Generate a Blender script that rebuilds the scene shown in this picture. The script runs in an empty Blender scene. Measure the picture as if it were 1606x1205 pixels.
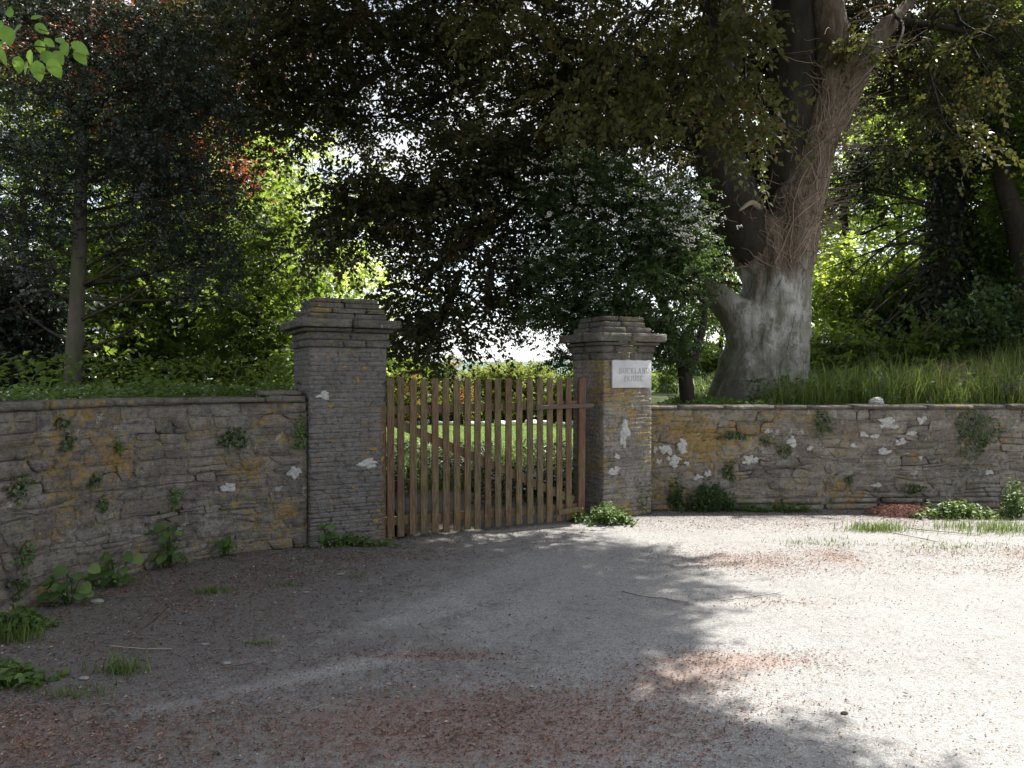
import bpy, bmesh, math, random
import numpy as np
from mathutils import Vector, Matrix
from mathutils.bvhtree import BVHTree

sc = bpy.context.scene
COL = sc.collection

# ------------------------------------------------------------------ camera
F = 1170.0                     # focal length in pixels of a 1606 px wide frame
EYE = 1.6
cd = bpy.data.cameras.new('camera'); cam = bpy.data.objects.new('camera', cd); COL.objects.link(cam)
cam.location = (0, 0, EYE); cam.rotation_euler = (math.radians(90), 0, 0)
cd.sensor_width = 36; cd.lens = 36 * F / 1606; cd.shift_y = -10.5 / 1606
cd.clip_start = 0.05; cd.clip_end = 5000
sc.camera = cam

# ------------------------------------------------------------------ sky and sun
ELEV = math.radians(57); AZ = math.radians(60)          # azimuth from +Y towards +X
S = Vector((math.cos(ELEV) * math.sin(AZ), math.cos(ELEV) * math.cos(AZ), math.sin(ELEV)))
KX, KY = S.x / S.z, S.y / S.z
w = bpy.data.worlds.new('World'); sc.world = w; w.use_nodes = True
nt = w.node_tree; nt.nodes.clear()
sky = nt.nodes.new('ShaderNodeTexSky'); sky.sky_type = 'NISHITA'; sky.sun_disc = False
sky.sun_elevation = ELEV; sky.sun_rotation = AZ; sky.altitude = 50
sky.air_density = 1.0; sky.dust_density = 1.6; sky.ozone_density = 1.0
bg = nt.nodes.new('ShaderNodeBackground'); bg.inputs['Strength'].default_value = 0.13
wo = nt.nodes.new('ShaderNodeOutputWorld')
tc = nt.nodes.new('ShaderNodeTexCoord'); mp = nt.nodes.new('ShaderNodeMapping'); mp.inputs['Scale'].default_value = (1, 1, 2.2)
cn = nt.nodes.new('ShaderNodeTexNoise'); cn.inputs['Scale'].default_value = 2.6; cn.inputs['Detail'].default_value = 7; cn.inputs['Roughness'].default_value = 0.6
cr = nt.nodes.new('ShaderNodeValToRGB'); cr.color_ramp.elements[0].position = 0.30; cr.color_ramp.elements[0].color = (.25, .25, .25, 1); cr.color_ramp.elements[1].position = 0.58
bw = nt.nodes.new('ShaderNodeRGBToBW'); cl = nt.nodes.new('ShaderNodeMix'); cl.data_type = 'RGBA'; cl.blend_type = 'MULTIPLY'; cl.inputs[0].default_value = 1; cl.inputs[7].default_value = (1.22, 1.22, 1.25, 1)
mx = nt.nodes.new('ShaderNodeMix'); mx.data_type = 'RGBA'
for a_, b_ in ((tc.outputs['Generated'], mp.inputs[0]), (mp.outputs[0], cn.inputs['Vector']), (cn.outputs[0], cr.inputs[0]), (sky.outputs[0], bw.inputs[0]), (bw.outputs[0], cl.inputs[6]), (cr.outputs[0], mx.inputs[0]), (sky.outputs[0], mx.inputs[6]), (cl.outputs[2], mx.inputs[7]), (mx.outputs[2], bg.inputs[0]), (bg.outputs[0], wo.inputs[0])):
    nt.links.new(a_, b_)
sl = bpy.data.lights.new('sun', 'SUN'); sl.energy = 5.0; sl.angle = math.radians(0.53); sl.color = (1, 0.95, 0.87)
so = bpy.data.objects.new('sun', sl); COL.objects.link(so); so.location = (20, 12, 30)
so.rotation_euler = (-S).to_track_quat('-Z', 'Y').to_euler()
sc.view_settings.view_transform = 'Standard'; sc.view_settings.look = 'None'
sc.view_settings.exposure = 1.36; sc.view_settings.gamma = 1.0
sc.render.engine = 'CYCLES'
sc.cycles.max_bounces = 7; sc.cycles.diffuse_bounces = 4; sc.cycles.glossy_bounces = 2; sc.cycles.transmission_bounces = 4

# ------------------------------------------------------------------ helpers
def P(px, py, d):
    return np.array(((px - 803) / F * d, d, EYE - (py - 592) / F * d))

def sstep(t):
    t = np.clip(t, 0, 1); return t * t * (3 - 2 * t)

def vnoise(x, y, seed=0):
    """smooth 2-D value noise in 0..1"""
    x = np.asarray(x, float); y = np.asarray(y, float)
    xi = np.floor(x); yi = np.floor(y); fx = sstep(x - xi); fy = sstep(y - yi)
    def h(a, b):
        v = np.sin(a * 127.1 + b * 311.7 + seed * 74.7) * 43758.5453
        return v - np.floor(v)
    return (h(xi, yi) * (1 - fx) + h(xi + 1, yi) * fx) * (1 - fy) + (h(xi, yi + 1) * (1 - fx) + h(xi + 1, yi + 1) * fx) * fy

def fbm(x, y, seed=0, o=4):
    s = 0; a = 0.5
    for k in range(o):
        s = s + a * vnoise(x * 2 ** k, y * 2 ** k, seed + k); a *= 0.5
    return s

def nrm(a):
    return a / np.maximum(np.linalg.norm(a, axis=-1, keepdims=True), 1e-9)

def make_mesh(name, V, Fc, mat=None, smooth=False, rnd=None, attrs=None):
    """V (n,3); Fc (m,3) or (m,4) int array"""
    V = np.ascontiguousarray(V, np.float32); Fc = np.ascontiguousarray(Fc, np.int32)
    me = bpy.data.meshes.new(name)
    m, k = Fc.shape
    me.vertices.add(len(V)); me.vertices.foreach_set('co', V.ravel())
    me.loops.add(m * k); me.loops.foreach_set('vertex_index', Fc.ravel())
    me.polygons.add(m); me.polygons.foreach_set('loop_start', np.arange(0, m * k, k, dtype=np.int32))
    if smooth: me.polygons.foreach_set('use_smooth', np.ones(m, bool))
    A = dict(attrs or {})
    if rnd is not None: A['rnd'] = rnd
    for kk, vv in A.items():
        at = me.attributes.new(kk, 'FLOAT', 'POINT'); at.data.foreach_set('value', np.ascontiguousarray(vv, np.float32))
    me.update(calc_edges=True)
    if mat: me.materials.append(mat)
    return me

def link(name, me, parent=None, loc=None):
    o = bpy.data.objects.new(name, me); COL.objects.link(o)
    if parent: o.parent = parent
    if loc is not None: o.location = loc
    return o

def tag(o, label=None, cat=None, group=None, kind=None):
    if label: o['label'] = label
    if cat: o['category'] = cat
    if group: o['group'] = group
    if kind: o['kind'] = kind
    return o

def thing(name, label, cat, loc=(0, 0, 0), rz=0, group=None):
    o = bpy.data.objects.new(name, None); COL.objects.link(o); o.empty_display_size = 0.2
    o.location = loc; o.rotation_euler = (0, 0, rz)
    return tag(o, label, cat, group)

class Bag:
    """collects vertex / face blocks of one face size into one mesh"""
    def __init__(s): s.V = []; s.F = []; s.R = []; s.n = 0
    def add(s, V, Fc, r=0.5):
        V = np.asarray(V, float); s.V.append(V); s.F.append(np.asarray(Fc) + s.n); s.n += len(V)
        s.R.append(np.full(len(V), r) if np.isscalar(r) else r)
    def build(s, name, mat, parent=None, smooth=False, loc=None):
        V = np.concatenate(s.V)
        if loc is not None: V = V - np.asarray(loc)
        return link(name, make_mesh(name, V, np.concatenate(s.F), mat, smooth, np.concatenate(s.R)), parent, loc)

def resample(pts, n):
    """Catmull-Rom through rows (x,y,z,r)"""
    pts = np.asarray(pts, float); k = len(pts)
    if k == 2:
        t = np.linspace(0, 1, n)[:, None]; return pts[0] * (1 - t) + pts[1] * t
    e = np.vstack([2 * pts[0] - pts[1], pts, 2 * pts[-1] - pts[-2]])
    u = np.linspace(0, k - 1 - 1e-6, n); i = u.astype(int); t = (u - i)[:, None]
    p0, p1, p2, p3 = e[i], e[i + 1], e[i + 2], e[i + 3]
    return 0.5 * (2 * p1 + (p2 - p0) * t + (2 * p0 - 5 * p1 + 4 * p2 - p3) * t ** 2 + (3 * p1 - p0 - 3 * p2 + p3) * t ** 3)

def tube(pts, sides=5, cap=True):
    """rows (x,y,z,r) -> V, tri faces"""
    pts = np.asarray(pts, float); n = len(pts); C = pts[:, :3]; R = pts[:, 3]
    T = nrm(np.gradient(C, axis=0))
    ref = np.array([0.31, 0.87, 0.39]); 
    if abs(np.dot(T.mean(0), ref)) > 0.9: ref = np.array([1.0, 0, 0])
    A = nrm(np.cross(T, ref)); B = np.cross(T, A)
    a = np.arange(sides) / sides * 2 * math.pi
    V = C[:, None] + R[:, None, None] * (np.cos(a)[None, :, None] * A[:, None] + np.sin(a)[None, :, None] * B[:, None])
    V = V.reshape(-1, 3)
    i = np.arange(n - 1)[:, None] * sides; j = np.arange(sides)[None]; j2 = (j + 1) % sides
    q = np.stack([i + j, i + j2, i + sides + j2, i + sides + j], -1).reshape(-1, 4)
    tri = np.concatenate([q[:, [0, 1, 2]], q[:, [0, 2, 3]]])
    if cap:
        k = len(V); V = np.vstack([V, C[0], C[-1]]); jj = np.arange(sides); j2 = (jj + 1) % sides
        tri = np.concatenate([tri, np.stack([j2, jj, np.full(sides, k)], -1), np.stack([(n - 1) * sides + jj, (n - 1) * sides + j2, np.full(sides, k + 1)], -1)])
    return V, tri

def box(c0, c1):
    x0, y0, z0 = c0; x1, y1, z1 = c1
    V = [(x0, y0, z0), (x1, y0, z0), (x1, y1, z0), (x0, y1, z0), (x0, y0, z1), (x1, y0, z1), (x1, y1, z1), (x0, y1, z1)]
    Q = [(0, 3, 2, 1), (4, 5, 6, 7), (0, 1, 5, 4), (1, 2, 6, 5), (2, 3, 7, 6), (3, 0, 4, 7)]
    return np.array(V, float), np.array(Q)

# ------------------------------------------------------------------ materials
class N:
    """tiny node-tree helper"""
    def __init__(s, name):
        s.m = bpy.data.materials.new(name); s.m.use_nodes = True; s.t = s.m.node_tree; s.t.nodes.clear()
        s.out = s.t.nodes.new('ShaderNodeOutputMaterial')
    def n(s, typ, **kw):
        nd = s.t.nodes.new('ShaderNode' + typ)
        for k, v in kw.items(): setattr(nd, k, v)
        return nd
    def l(s, a, b): s.t.links.new(a, b)
    def val(s, sock, v):
        if hasattr(v, 'is_linked') or hasattr(v, 'links'): s.l(v, sock)
        else: sock.default_value = v
    def pos(s): return s.n('NewGeometry').outputs['Position']
    def noise(s, vec, scale, detail=4, rough=0.55, dist=0.0):
        nd = s.n('TexNoise'); s.l(vec, nd.inputs['Vector']); nd.inputs['Scale'].default_value = scale
        nd.inputs['Detail'].default_value = detail; nd.inputs['Roughness'].default_value = rough; nd.inputs['Distortion'].default_value = dist
        return nd.outputs[0]
    def voro(s, vec, scale, out='Distance', feature='F1'):
        nd = s.n('TexVoronoi'); nd.feature = feature; s.l(vec, nd.inputs['Vector']); nd.inputs['Scale'].default_value = scale
        return nd.outputs[out]
    def map(s, vec, scale=(1, 1, 1), loc=(0, 0, 0)):
        nd = s.n('Mapping'); s.l(vec, nd.inputs[0]); nd.inputs['Scale'].default_value = scale; nd.inputs['Location'].default_value = loc
        return nd.outputs[0]
    def ramp(s, fac, stops):
        nd = s.n('ValToRGB'); s.l(fac, nd.inputs[0]); cr = nd.color_ramp
        while len(cr.elements) < len(stops): cr.elements.new(0.5)
        for e, (p, c) in zip(cr.elements, stops):
            e.position = p; e.color = (c, c, c, 1) if np.isscalar(c) else (*c, 1)
        return nd.outputs[0]
    def math(s, op, a, b=0.0, c=None):
        nd = s.n('Math', operation=op); s.val(nd.inputs[0], a); s.val(nd.inputs[1], b)
        if c is not None: s.val(nd.inputs[2], c)
        return nd.outputs[0]
    def mix(s, fac, a, b, blend='MIX'):
        nd = s.n('Mix', data_type='RGBA', blend_type=blend); s.val(nd.inputs[0], fac)
        for sock, v in ((nd.inputs[6], a), (nd.inputs[7], b)):
            if isinstance(v, tuple): sock.default_value = (*v, 1)
            else: s.l(v, sock)
        return nd.outputs[2]
    def bump(s, h, strength=0.5, dist=0.01, normal=None):
        nd = s.n('Bump'); s.l(h, nd.inputs['Height']); nd.inputs['Strength'].default_value = strength; nd.inputs['Distance'].default_value = dist
        if normal is not None: s.l(normal, nd.inputs['Normal'])
        return nd.outputs[0]
    def attr(s, name): return s.n('Attribute', attribute_name=name).outputs['Fac']
    def rand(s): return s.n('ObjectInfo').outputs['Random']
    def bsdf(s, color, rough=0.8, spec=0.3, normal=None, metallic=0.0):
        nd = s.n('BsdfPrincipled'); s.val(nd.inputs['Base Color'], (*color, 1) if isinstance(color, tuple) else color)
        s.val(nd.inputs['Roughness'], rough); nd.inputs['Specular IOR Level'].default_value = spec; nd.inputs['Metallic'].default_value = metallic
        if normal is not None: s.l(normal, nd.inputs['Normal'])
        return nd.outputs[0]
    def done(s, shader): s.l(shader, s.out.inputs[0]); return s.m

def leaf_mat(name, stops, tstops, trans=0.45, rough=0.45, spec=0.35):
    n = N(name); r = n.attr('rnd')
    c = n.ramp(r, stops); tc = n.ramp(r, tstops)
    a = n.bsdf(c, rough, spec)
    t = n.n('BsdfTranslucent'); n.l(tc, t.inputs[0])
    m = n.n('MixShader'); m.inputs[0].default_value = trans; n.l(a, m.inputs[1]); n.l(t.outputs[0], m.inputs[2])
    return n.done(m.outputs[0])

M = {}
# copper beech: very dark bronze leaves, some olive, a few that glow red against the light
M['copper'] = leaf_mat('copper_beech_leaf', [(0, (0.034, 0.036, 0.020)), (0.5, (0.052, 0.060, 0.026)), (0.85, (0.066, 0.066, 0.028)), (1, (0.075, 0.030, 0.022))],
                       [(0, (0.06, 0.05, 0.02)), (0.7, (0.11, 0.115, 0.025)), (0.9, (0.16, 0.09, 0.03)), (1, (0.45, 0.08, 0.05))], 0.38, 0.4, 0.3)
M['bronze'] = leaf_mat('bronze_beech_leaf', [(0, (0.05, 0.06, 0.02)), (0.6, (0.085, 0.09, 0.028)), (0.92, (0.095, 0.085, 0.03)), (1, (0.16, 0.075, 0.035))],
                       [(0, (0.07, 0.085, 0.018)), (0.88, (0.12, 0.115, 0.025)), (1, (0.26, 0.10, 0.04))], 0.36, 0.42, 0.25)
M['darkleaf'] = leaf_mat('dark_evergreen_leaf', [(0, (0.020, 0.030, 0.024)), (0.6, (0.030, 0.045, 0.034)), (1, (0.05, 0.07, 0.055))],
                         [(0, (0.02, 0.03, 0.01)), (1, (0.07, 0.09, 0.02))], 0.2, 0.38, 0.5)
M['lime'] = leaf_mat('lime_green_leaf', [(0, (0.06, 0.10, 0.02)), (0.6, (0.09, 0.14, 0.03)), (1, (0.13, 0.17, 0.04))],
                     [(0, (0.30, 0.44, 0.05)), (0.6, (0.58, 0.74, 0.11)), (1, (0.74, 0.82, 0.22))], 0.52)
M['palelime'] = leaf_mat('pale_lime_leaf', [(0, (0.10, 0.15, 0.035)), (1, (0.20, 0.24, 0.08))], [(0, (0.45, 0.60, 0.10)), (0.6, (0.66, 0.80, 0.18)), (1, (0.80, 0.86, 0.34))], 0.55)  # leaf colour paled to paint brightness and white haze into the ash trees
M['mid'] = leaf_mat('mid_green_leaf', [(0, (0.035, 0.06, 0.018)), (0.6, (0.055, 0.085, 0.025)), (1, (0.08, 0.11, 0.03))],
                    [(0, (0.16, 0.26, 0.03)), (0.6, (0.28, 0.40, 0.05)), (1, (0.40, 0.52, 0.09))], 0.45)
M['hawthorn'] = leaf_mat('hawthorn_leaf', [(0, (0.030, 0.055, 0.022)), (0.6, (0.045, 0.080, 0.032)), (1, (0.07, 0.11, 0.045))],
                         [(0, (0.07, 0.13, 0.02)), (1, (0.16, 0.25, 0.05))], 0.35)
M['blossom'] = leaf_mat('white_blossom', [(0, (0.55, 0.56, 0.52)), (1, (0.8, 0.8, 0.78))], [(0, (0.5, 0.5, 0.45)), (1, (0.7, 0.7, 0.65))], 0.3, 0.7, 0.1)
M['gold'] = leaf_mat('golden_hedge_leaf', [(0, (0.14, 0.19, 0.04)), (1, (0.26, 0.28, 0.07))], [(0, (0.26, 0.34, 0.06)), (1, (0.42, 0.46, 0.11))], 0.4)
M['azalea_red'] = leaf_mat('orange_red_flower', [(0, (0.40, 0.09, 0.04)), (1, (0.52, 0.18, 0.10))], [(0, (0.5, 0.12, 0.05)), (1, (0.6, 0.22, 0.12))], 0.35, 0.7, 0.1)
M['azalea_pink'] = leaf_mat('pale_pink_flower', [(0, (0.55, 0.30, 0.26)), (1, (0.72, 0.52, 0.46))], [(0, (0.6, 0.33, 0.28)), (1, (0.7, 0.5, 0.45))], 0.35, 0.7, 0.1)
M['weed'] = leaf_mat('weed_leaf', [(0, (0.05, 0.10, 0.025)), (0.6, (0.085, 0.15, 0.04)), (1, (0.13, 0.19, 0.05))], [(0, (0.12, 0.2, 0.03)), (1, (0.26, 0.36, 0.07))], 0.35)
M['grass'] = leaf_mat('long_grass_blade', [(0, (0.07, 0.115, 0.03)), (0.55, (0.12, 0.18, 0.05)), (0.85, (0.18, 0.21, 0.07)), (1, (0.30, 0.26, 0.13))],
                      [(0, (0.12, 0.19, 0.03)), (0.7, (0.24, 0.32, 0.06)), (1, (0.34, 0.30, 0.12))], 0.35)
M['drygrass'] = leaf_mat('dry_grass_blade', [(0, (0.20, 0.15, 0.09)), (1, (0.38, 0.31, 0.20))], [(0, (0.2, 0.15, 0.08)), (1, (0.35, 0.28, 0.15))], 0.3)
M['ivy'] = leaf_mat('ivy_leaf', [(0, (0.030, 0.055, 0.018)), (0.7, (0.055, 0.09, 0.026)), (1, (0.10, 0.12, 0.035))], [(0, (0.05, 0.10, 0.015)), (1, (0.14, 0.2, 0.04))], 0.25, 0.35, 0.5)
M['ivydark'] = leaf_mat('old_ivy_leaf', [(0, (0.014, 0.022, 0.010)), (1, (0.035, 0.050, 0.020))], [(0, (0.02, 0.03, 0.01)), (1, (0.05, 0.07, 0.015))], 0.2, 0.4, 0.4)
M['hazel'] = leaf_mat('hazel_leaf', [(0, (0.09, 0.19, 0.03)), (1, (0.17, 0.29, 0.05))], [(0, (0.17, 0.34, 0.04)), (1, (0.32, 0.50, 0.07))], 0.45, 0.5)
M['flake'] = leaf_mat('bud_scale', [(0, (0.10, 0.045, 0.035)), (0.6, (0.22, 0.105, 0.072)), (0.9, (0.33, 0.19, 0.125)), (1, (0.42, 0.33, 0.25))], [(0, (0.1, 0.04, 0.03)), (1, (0.2, 0.1, 0.06))], 0.1, 0.85, 0.1)

def bark_mat(name, c0, c1, scale=9, moss=0.0, bump=0.6):
    n = N(name); p = n.pos(); q = n.map(p, (1, 1, 0.28))
    f = n.noise(q, scale, 8, 0.65); g = n.noise(p, 1.6, 4)
    c = n.mix(n.ramp(f, [(0.3, 0.0), (0.7, 1.0)]), c0, c1)
    c = n.mix(n.ramp(g, [(0.5, 0.0), (0.65, moss)]), c, (0.07, 0.085, 0.035))
    return n.done(n.bsdf(c, 0.9, 0.15, n.bump(f, bump, 0.03)))
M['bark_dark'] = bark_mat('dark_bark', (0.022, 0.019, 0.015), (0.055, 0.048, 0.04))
M['bark_grey'] = bark_mat('grey_bark', (0.06, 0.052, 0.043), (0.14, 0.12, 0.10), 14, 0.4)
M['twig'] = bark_mat('twig_bark', (0.030, 0.024, 0.018), (0.07, 0.055, 0.04), 20)

def beech_bark():
    n = N('old_beech_bark'); p = n.pos()
    q = n.map(p, (1, 1, 0.3)); f = n.noise(q, 7, 8, 0.68, 0.4); fine = n.noise(p, 40, 6, 0.7)
    horiz = n.noise(n.map(p, (0.7, 0.7, 6)), 5, 5, 0.6)
    big = n.noise(p, 1.3, 5, 0.6)
    pale = n.ramp(f, [(0.28, (0.21, 0.20, 0.175)), (0.5, (0.40, 0.39, 0.36)), (0.72, (0.58, 0.575, 0.55))])
    pale = n.mix(n.ramp(big, [(0.47, 0.0), (0.66, 0.6)]), pale, (0.21, 0.20, 0.15))
    pale = n.mix(n.ramp(n.noise(n.map(p, (1, 1, .4)), 6, 8, 0.7), [(0.46, 0.6), (0.56, 0.0)]), pale, (0.13, 0.125, 0.085))
    pale = n.mix(n.ramp(n.noise(p, 3.3, 7, 0.65, 0.6), [(0.5, 0.0), (0.62, 0.55)]), pale, (0.58, 0.575, 0.55))
    brown = n.ramp(n.noise(n.map(p, (1, 1, 0.18)), 13, 8, 0.7), [(0.3, (0.06, 0.047, 0.037)), (0.55, (0.17, 0.135, 0.108)), (0.75, (0.31, 0.255, 0.21))])
    sep = n.n('SeparateXYZ'); n.l(p, sep.inputs[0])
    # the ivy was stripped up to a ragged line about 3.2 m up; below it the bark is clean and pale
    line = n.math('ADD', sep.outputs[2], n.math('MULTIPLY', n.math('SUBTRACT', n.noise(n.map(p, (1, 1, 0.3)), 3.2, 6, 0.65), 0.5), 2.2))
    up = n.n('MapRange'); n.l(line, up.inputs[0]); up.inputs[1].default_value = 2.98; up.inputs[2].default_value = 3.34
    base = n.n('MapRange'); n.l(line, base.inputs[0]); base.inputs[1].default_value = 2.2; base.inputs[2].default_value = 1.4; base.inputs[3].default_value = 0.0; base.inputs[4].default_value = 0.55
    c = n.mix(base.outputs[0], pale, (0.10, 0.10, 0.075))
    crk = n.voro(n.mix(0.3, n.map(p, (1, 1, 0.45)), n.noise(p, 5, 4)), 5.0, 'Distance', 'DISTANCE_TO_EDGE')
    c = n.mix(n.math('MULTIPLY', n.ramp(crk, [(0.0, 0.9), (0.025, 0.0)]), n.ramp(n.noise(p, 2.5, 2), [(0.44, 0.0), (0.54, 1.0)])), c, (0.05, 0.045, 0.035))
    lm = n.n('MapRange'); n.l(n.math('ADD', sep.outputs[0], n.math('MULTIPLY', big, 0.5)), lm.inputs[0]); lm.inputs[1].default_value = 3.75; lm.inputs[2].default_value = 3.45; lm.inputs[3].default_value = 0.0; lm.inputs[4].default_value = 0.8
    c = n.mix(lm.outputs[0], c, n.mix(f, (0.07, 0.068, 0.045), (0.19, 0.18, 0.14)))      # mossy side limb
    c = n.mix(up.outputs[0], c, brown)
    h = n.math('ADD', f, n.math('MULTIPLY', fine, 0.3)); h = n.math('ADD', h, n.math('MULTIPLY', big, 1.2))
    return n.done(n.bsdf(c, 0.88, 0.15, n.bump(h, 0.9, 0.07)))
M['beech_bark'] = beech_bark()

def stone_mat(name, cols, yellow=0.5, ydir=None, white=0.5, mortar=False, grey=0.0, scale=1.0, k=1.0):
    gain = k; cols = [tuple(x * gain for x in c_) for c_ in cols]
    """weathered slatestone; ydir=(x_full, x_none): yellow lichen thins out along x"""
    n = N(name); p = n.pos(); r = n.rand()
    f = n.noise(p, 9 * scale, 7, 0.65); fine = n.noise(p, 55, 6, 0.7); bed = n.noise(n.map(p, (1.2, 1.2, 14)), 4, 6, 0.65)
    mixv = n.math('ADD', n.math('MULTIPLY', r, 0.62), n.math('MULTIPLY', f, 0.42)) if not mortar else f
    k = len(cols); c = n.ramp(mixv, [(0.12 + 0.76 * i / (k - 1), cols[i]) for i in range(k)])
    c = n.mix(n.ramp(bed, [(0.42, 0.55), (0.58, 0.0)]), c, n.mix(0.5, c, (0.03, 0.028, 0.026)))
    c = n.mix(n.ramp(fine, [(0.5, 0.0), (0.75, 0.55)]), c, (0.32, 0.30, 0.27))
    # old lime smeared over joints and faces
    c = n.mix(n.ramp(n.noise(n.map(p, (1, 1, 1.3), (1, 8, 3)), 3.4, 8, 0.7), [(0.47, 0.0), (0.60, 0.75)]), c, n.mix(fine, (0.135 * gain, 0.124 * gain, 0.108 * gain), (0.26 * gain, 0.245 * gain, 0.218 * gain)))
    # dark algae staining
    c = n.mix(n.ramp(n.noise(p, 2.1, 5, 0.6), [(0.54, 0.0), (0.70, 0.45)]), c, (0.06, 0.055, 0.045))
    # greenish-buff crust
    c = n.mix(n.ramp(n.noise(n.map(p, (1, 1, 1.5), (3, 1, 7)), 5, 6, 0.65), [(0.5, 0.0), (0.66, 0.5)]), c, (0.19, 0.175, 0.10))
    if yellow > 0:
        y1 = n.noise(n.map(p, (1, 1, 1), (11, 5, 2)), 1.9, 3, 0.55); y2 = n.noise(n.map(p, (1, 1, 1.4)), 11, 6, 0.7)
        y = n.math('ADD', n.math('MULTIPLY', y1, 0.42), n.math('MULTIPLY', y2, 0.58))
        y = n.math('ADD', y, (yellow - 0.5) * 0.2)
        if ydir:
            sep = n.n('SeparateXYZ'); n.l(p, sep.inputs[0]); mr = n.n('MapRange'); n.l(sep.outputs[0], mr.inputs[0])
            mr.inputs[1].default_value = ydir[0]; mr.inputs[2].default_value = ydir[1]; mr.inputs[3].default_value = 0.052; mr.inputs[4].default_value = -0.02
            y = n.math('ADD', y, mr.outputs[0])
        ycol = n.ramp(n.noise(p, 26, 4), [(0.3, (0.19, 0.14, 0.04)), (0.5, (0.34, 0.25, 0.065)), (0.7, (0.42, 0.33, 0.12))])
        ycol = n.mix(n.ramp(y1, [(0.5, 0.0), (0.62, 0.45)]), ycol, (0.33, 0.18, 0.045))
        c = n.mix(n.ramp(y, [(0.535, 0.0), (0.60, 0.75)]), c, ycol)
    if white > 0:
        wv = n.voro(n.mix(0.25, n.map(p), n.noise(p, 14, 3)), 5.5); wm = n.noise(n.map(p, (1, 1, 1), (5, 9, 4)), 1.4, 2)
        wsp = n.math('SUBTRACT', wv, n.math('MULTIPLY', n.math('SUBTRACT', wm, 0.5), 0.55 * white))
        c = n.mix(n.ramp(wsp, [(0.10, 0.75), (0.135, 0.0)]), c, (0.42, 0.42, 0.40))
        sp = n.voro(p, 45); c = n.mix(n.ramp(sp, [(0.10, 0.5), (0.16, 0.0)]), c, (0.40, 0.40, 0.36))
    if grey > 0: c = n.mix(grey, c, (0.165, 0.16, 0.155))
    mot = n.noise(p, 24, 8, 0.75)
    c = n.mix(n.ramp(mot, [(0.38, 0.65), (0.52, 0.0)]), c, (0.058, 0.053, 0.048))
    c = n.mix(n.ramp(n.noise(p, 110, 3, 0.7), [(0.55, 0.0), (0.72, 0.5)]), c, (0.27, 0.255, 0.225))
    h = n.math('ADD', n.math('MULTIPLY', bed, 0.9), n.math('MULTIPLY', fine, 0.6)); h = n.math('ADD', h, n.math('ADD', f, n.math('MULTIPLY', mot, 0.8)))
    return n.done(n.bsdf(c, 0.93, 0.12, n.bump(h, 1.0, 0.026)))

RUB = [(0.060, 0.056, 0.055), (0.100, 0.091, 0.087), (0.143, 0.124, 0.106), (0.182, 0.162, 0.140), (0.120, 0.104, 0.099), (0.142, 0.108, 0.084)]
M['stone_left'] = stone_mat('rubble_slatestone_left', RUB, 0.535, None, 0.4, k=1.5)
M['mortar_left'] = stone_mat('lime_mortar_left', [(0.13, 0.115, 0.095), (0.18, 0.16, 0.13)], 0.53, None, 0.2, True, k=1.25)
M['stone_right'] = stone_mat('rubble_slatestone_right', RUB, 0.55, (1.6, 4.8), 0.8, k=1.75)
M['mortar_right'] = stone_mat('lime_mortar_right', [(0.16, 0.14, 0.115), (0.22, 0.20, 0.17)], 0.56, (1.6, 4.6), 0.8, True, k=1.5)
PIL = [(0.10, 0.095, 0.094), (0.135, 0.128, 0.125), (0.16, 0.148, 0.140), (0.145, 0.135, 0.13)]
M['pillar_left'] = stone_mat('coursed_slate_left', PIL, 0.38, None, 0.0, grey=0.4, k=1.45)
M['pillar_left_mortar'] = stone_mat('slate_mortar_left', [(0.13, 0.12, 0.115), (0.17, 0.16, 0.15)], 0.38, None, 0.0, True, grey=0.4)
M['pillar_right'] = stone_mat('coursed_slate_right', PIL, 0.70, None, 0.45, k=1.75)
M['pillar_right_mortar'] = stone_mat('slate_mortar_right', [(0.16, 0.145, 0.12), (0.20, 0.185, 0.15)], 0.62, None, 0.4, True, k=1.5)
M['cap'] = stone_mat('weathered_cap_slate', [(0.085, 0.080, 0.075), (0.13, 0.125, 0.115), (0.17, 0.16, 0.145)], 0.42, None, 0.2)
M['coping_left'] = stone_mat('coping_slate_left', [(0.09, 0.085, 0.075), (0.13, 0.12, 0.10), (0.16, 0.15, 0.125)], 0.40, None, 0.2)
M['coping'] = stone_mat('coping_slate', [(0.09, 0.085, 0.075), (0.13, 0.12, 0.10), (0.16, 0.15, 0.125)], 0.45, (1.4, 3.2), 0.2)

def lichen_mat():
    n = N('white_lichen_crust'); p = n.pos()
    c = n.ramp(n.noise(p, 38, 5, 0.7), [(0.3, (0.20, 0.20, 0.19)), (0.6, (0.43, 0.43, 0.415))])
    return n.done(n.bsdf(c, 0.95, 0.05, n.bump(n.noise(p, 70, 4), 0.5, 0.006)))
M['lichen'] = lichen_mat()
def ylichen_mat():
    n = N('orange_lichen_crust'); p = n.pos()
    c = n.ramp(n.noise(p, 45, 5, 0.7), [(0.3, (0.17, 0.12, 0.05)), (0.6, (0.33, 0.21, 0.07))])
    return n.done(n.bsdf(c, 0.95, 0.05, n.bump(n.noise(p, 80, 4), 0.5, 0.005)))
M['lichen_orange'] = ylichen_mat()

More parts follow.
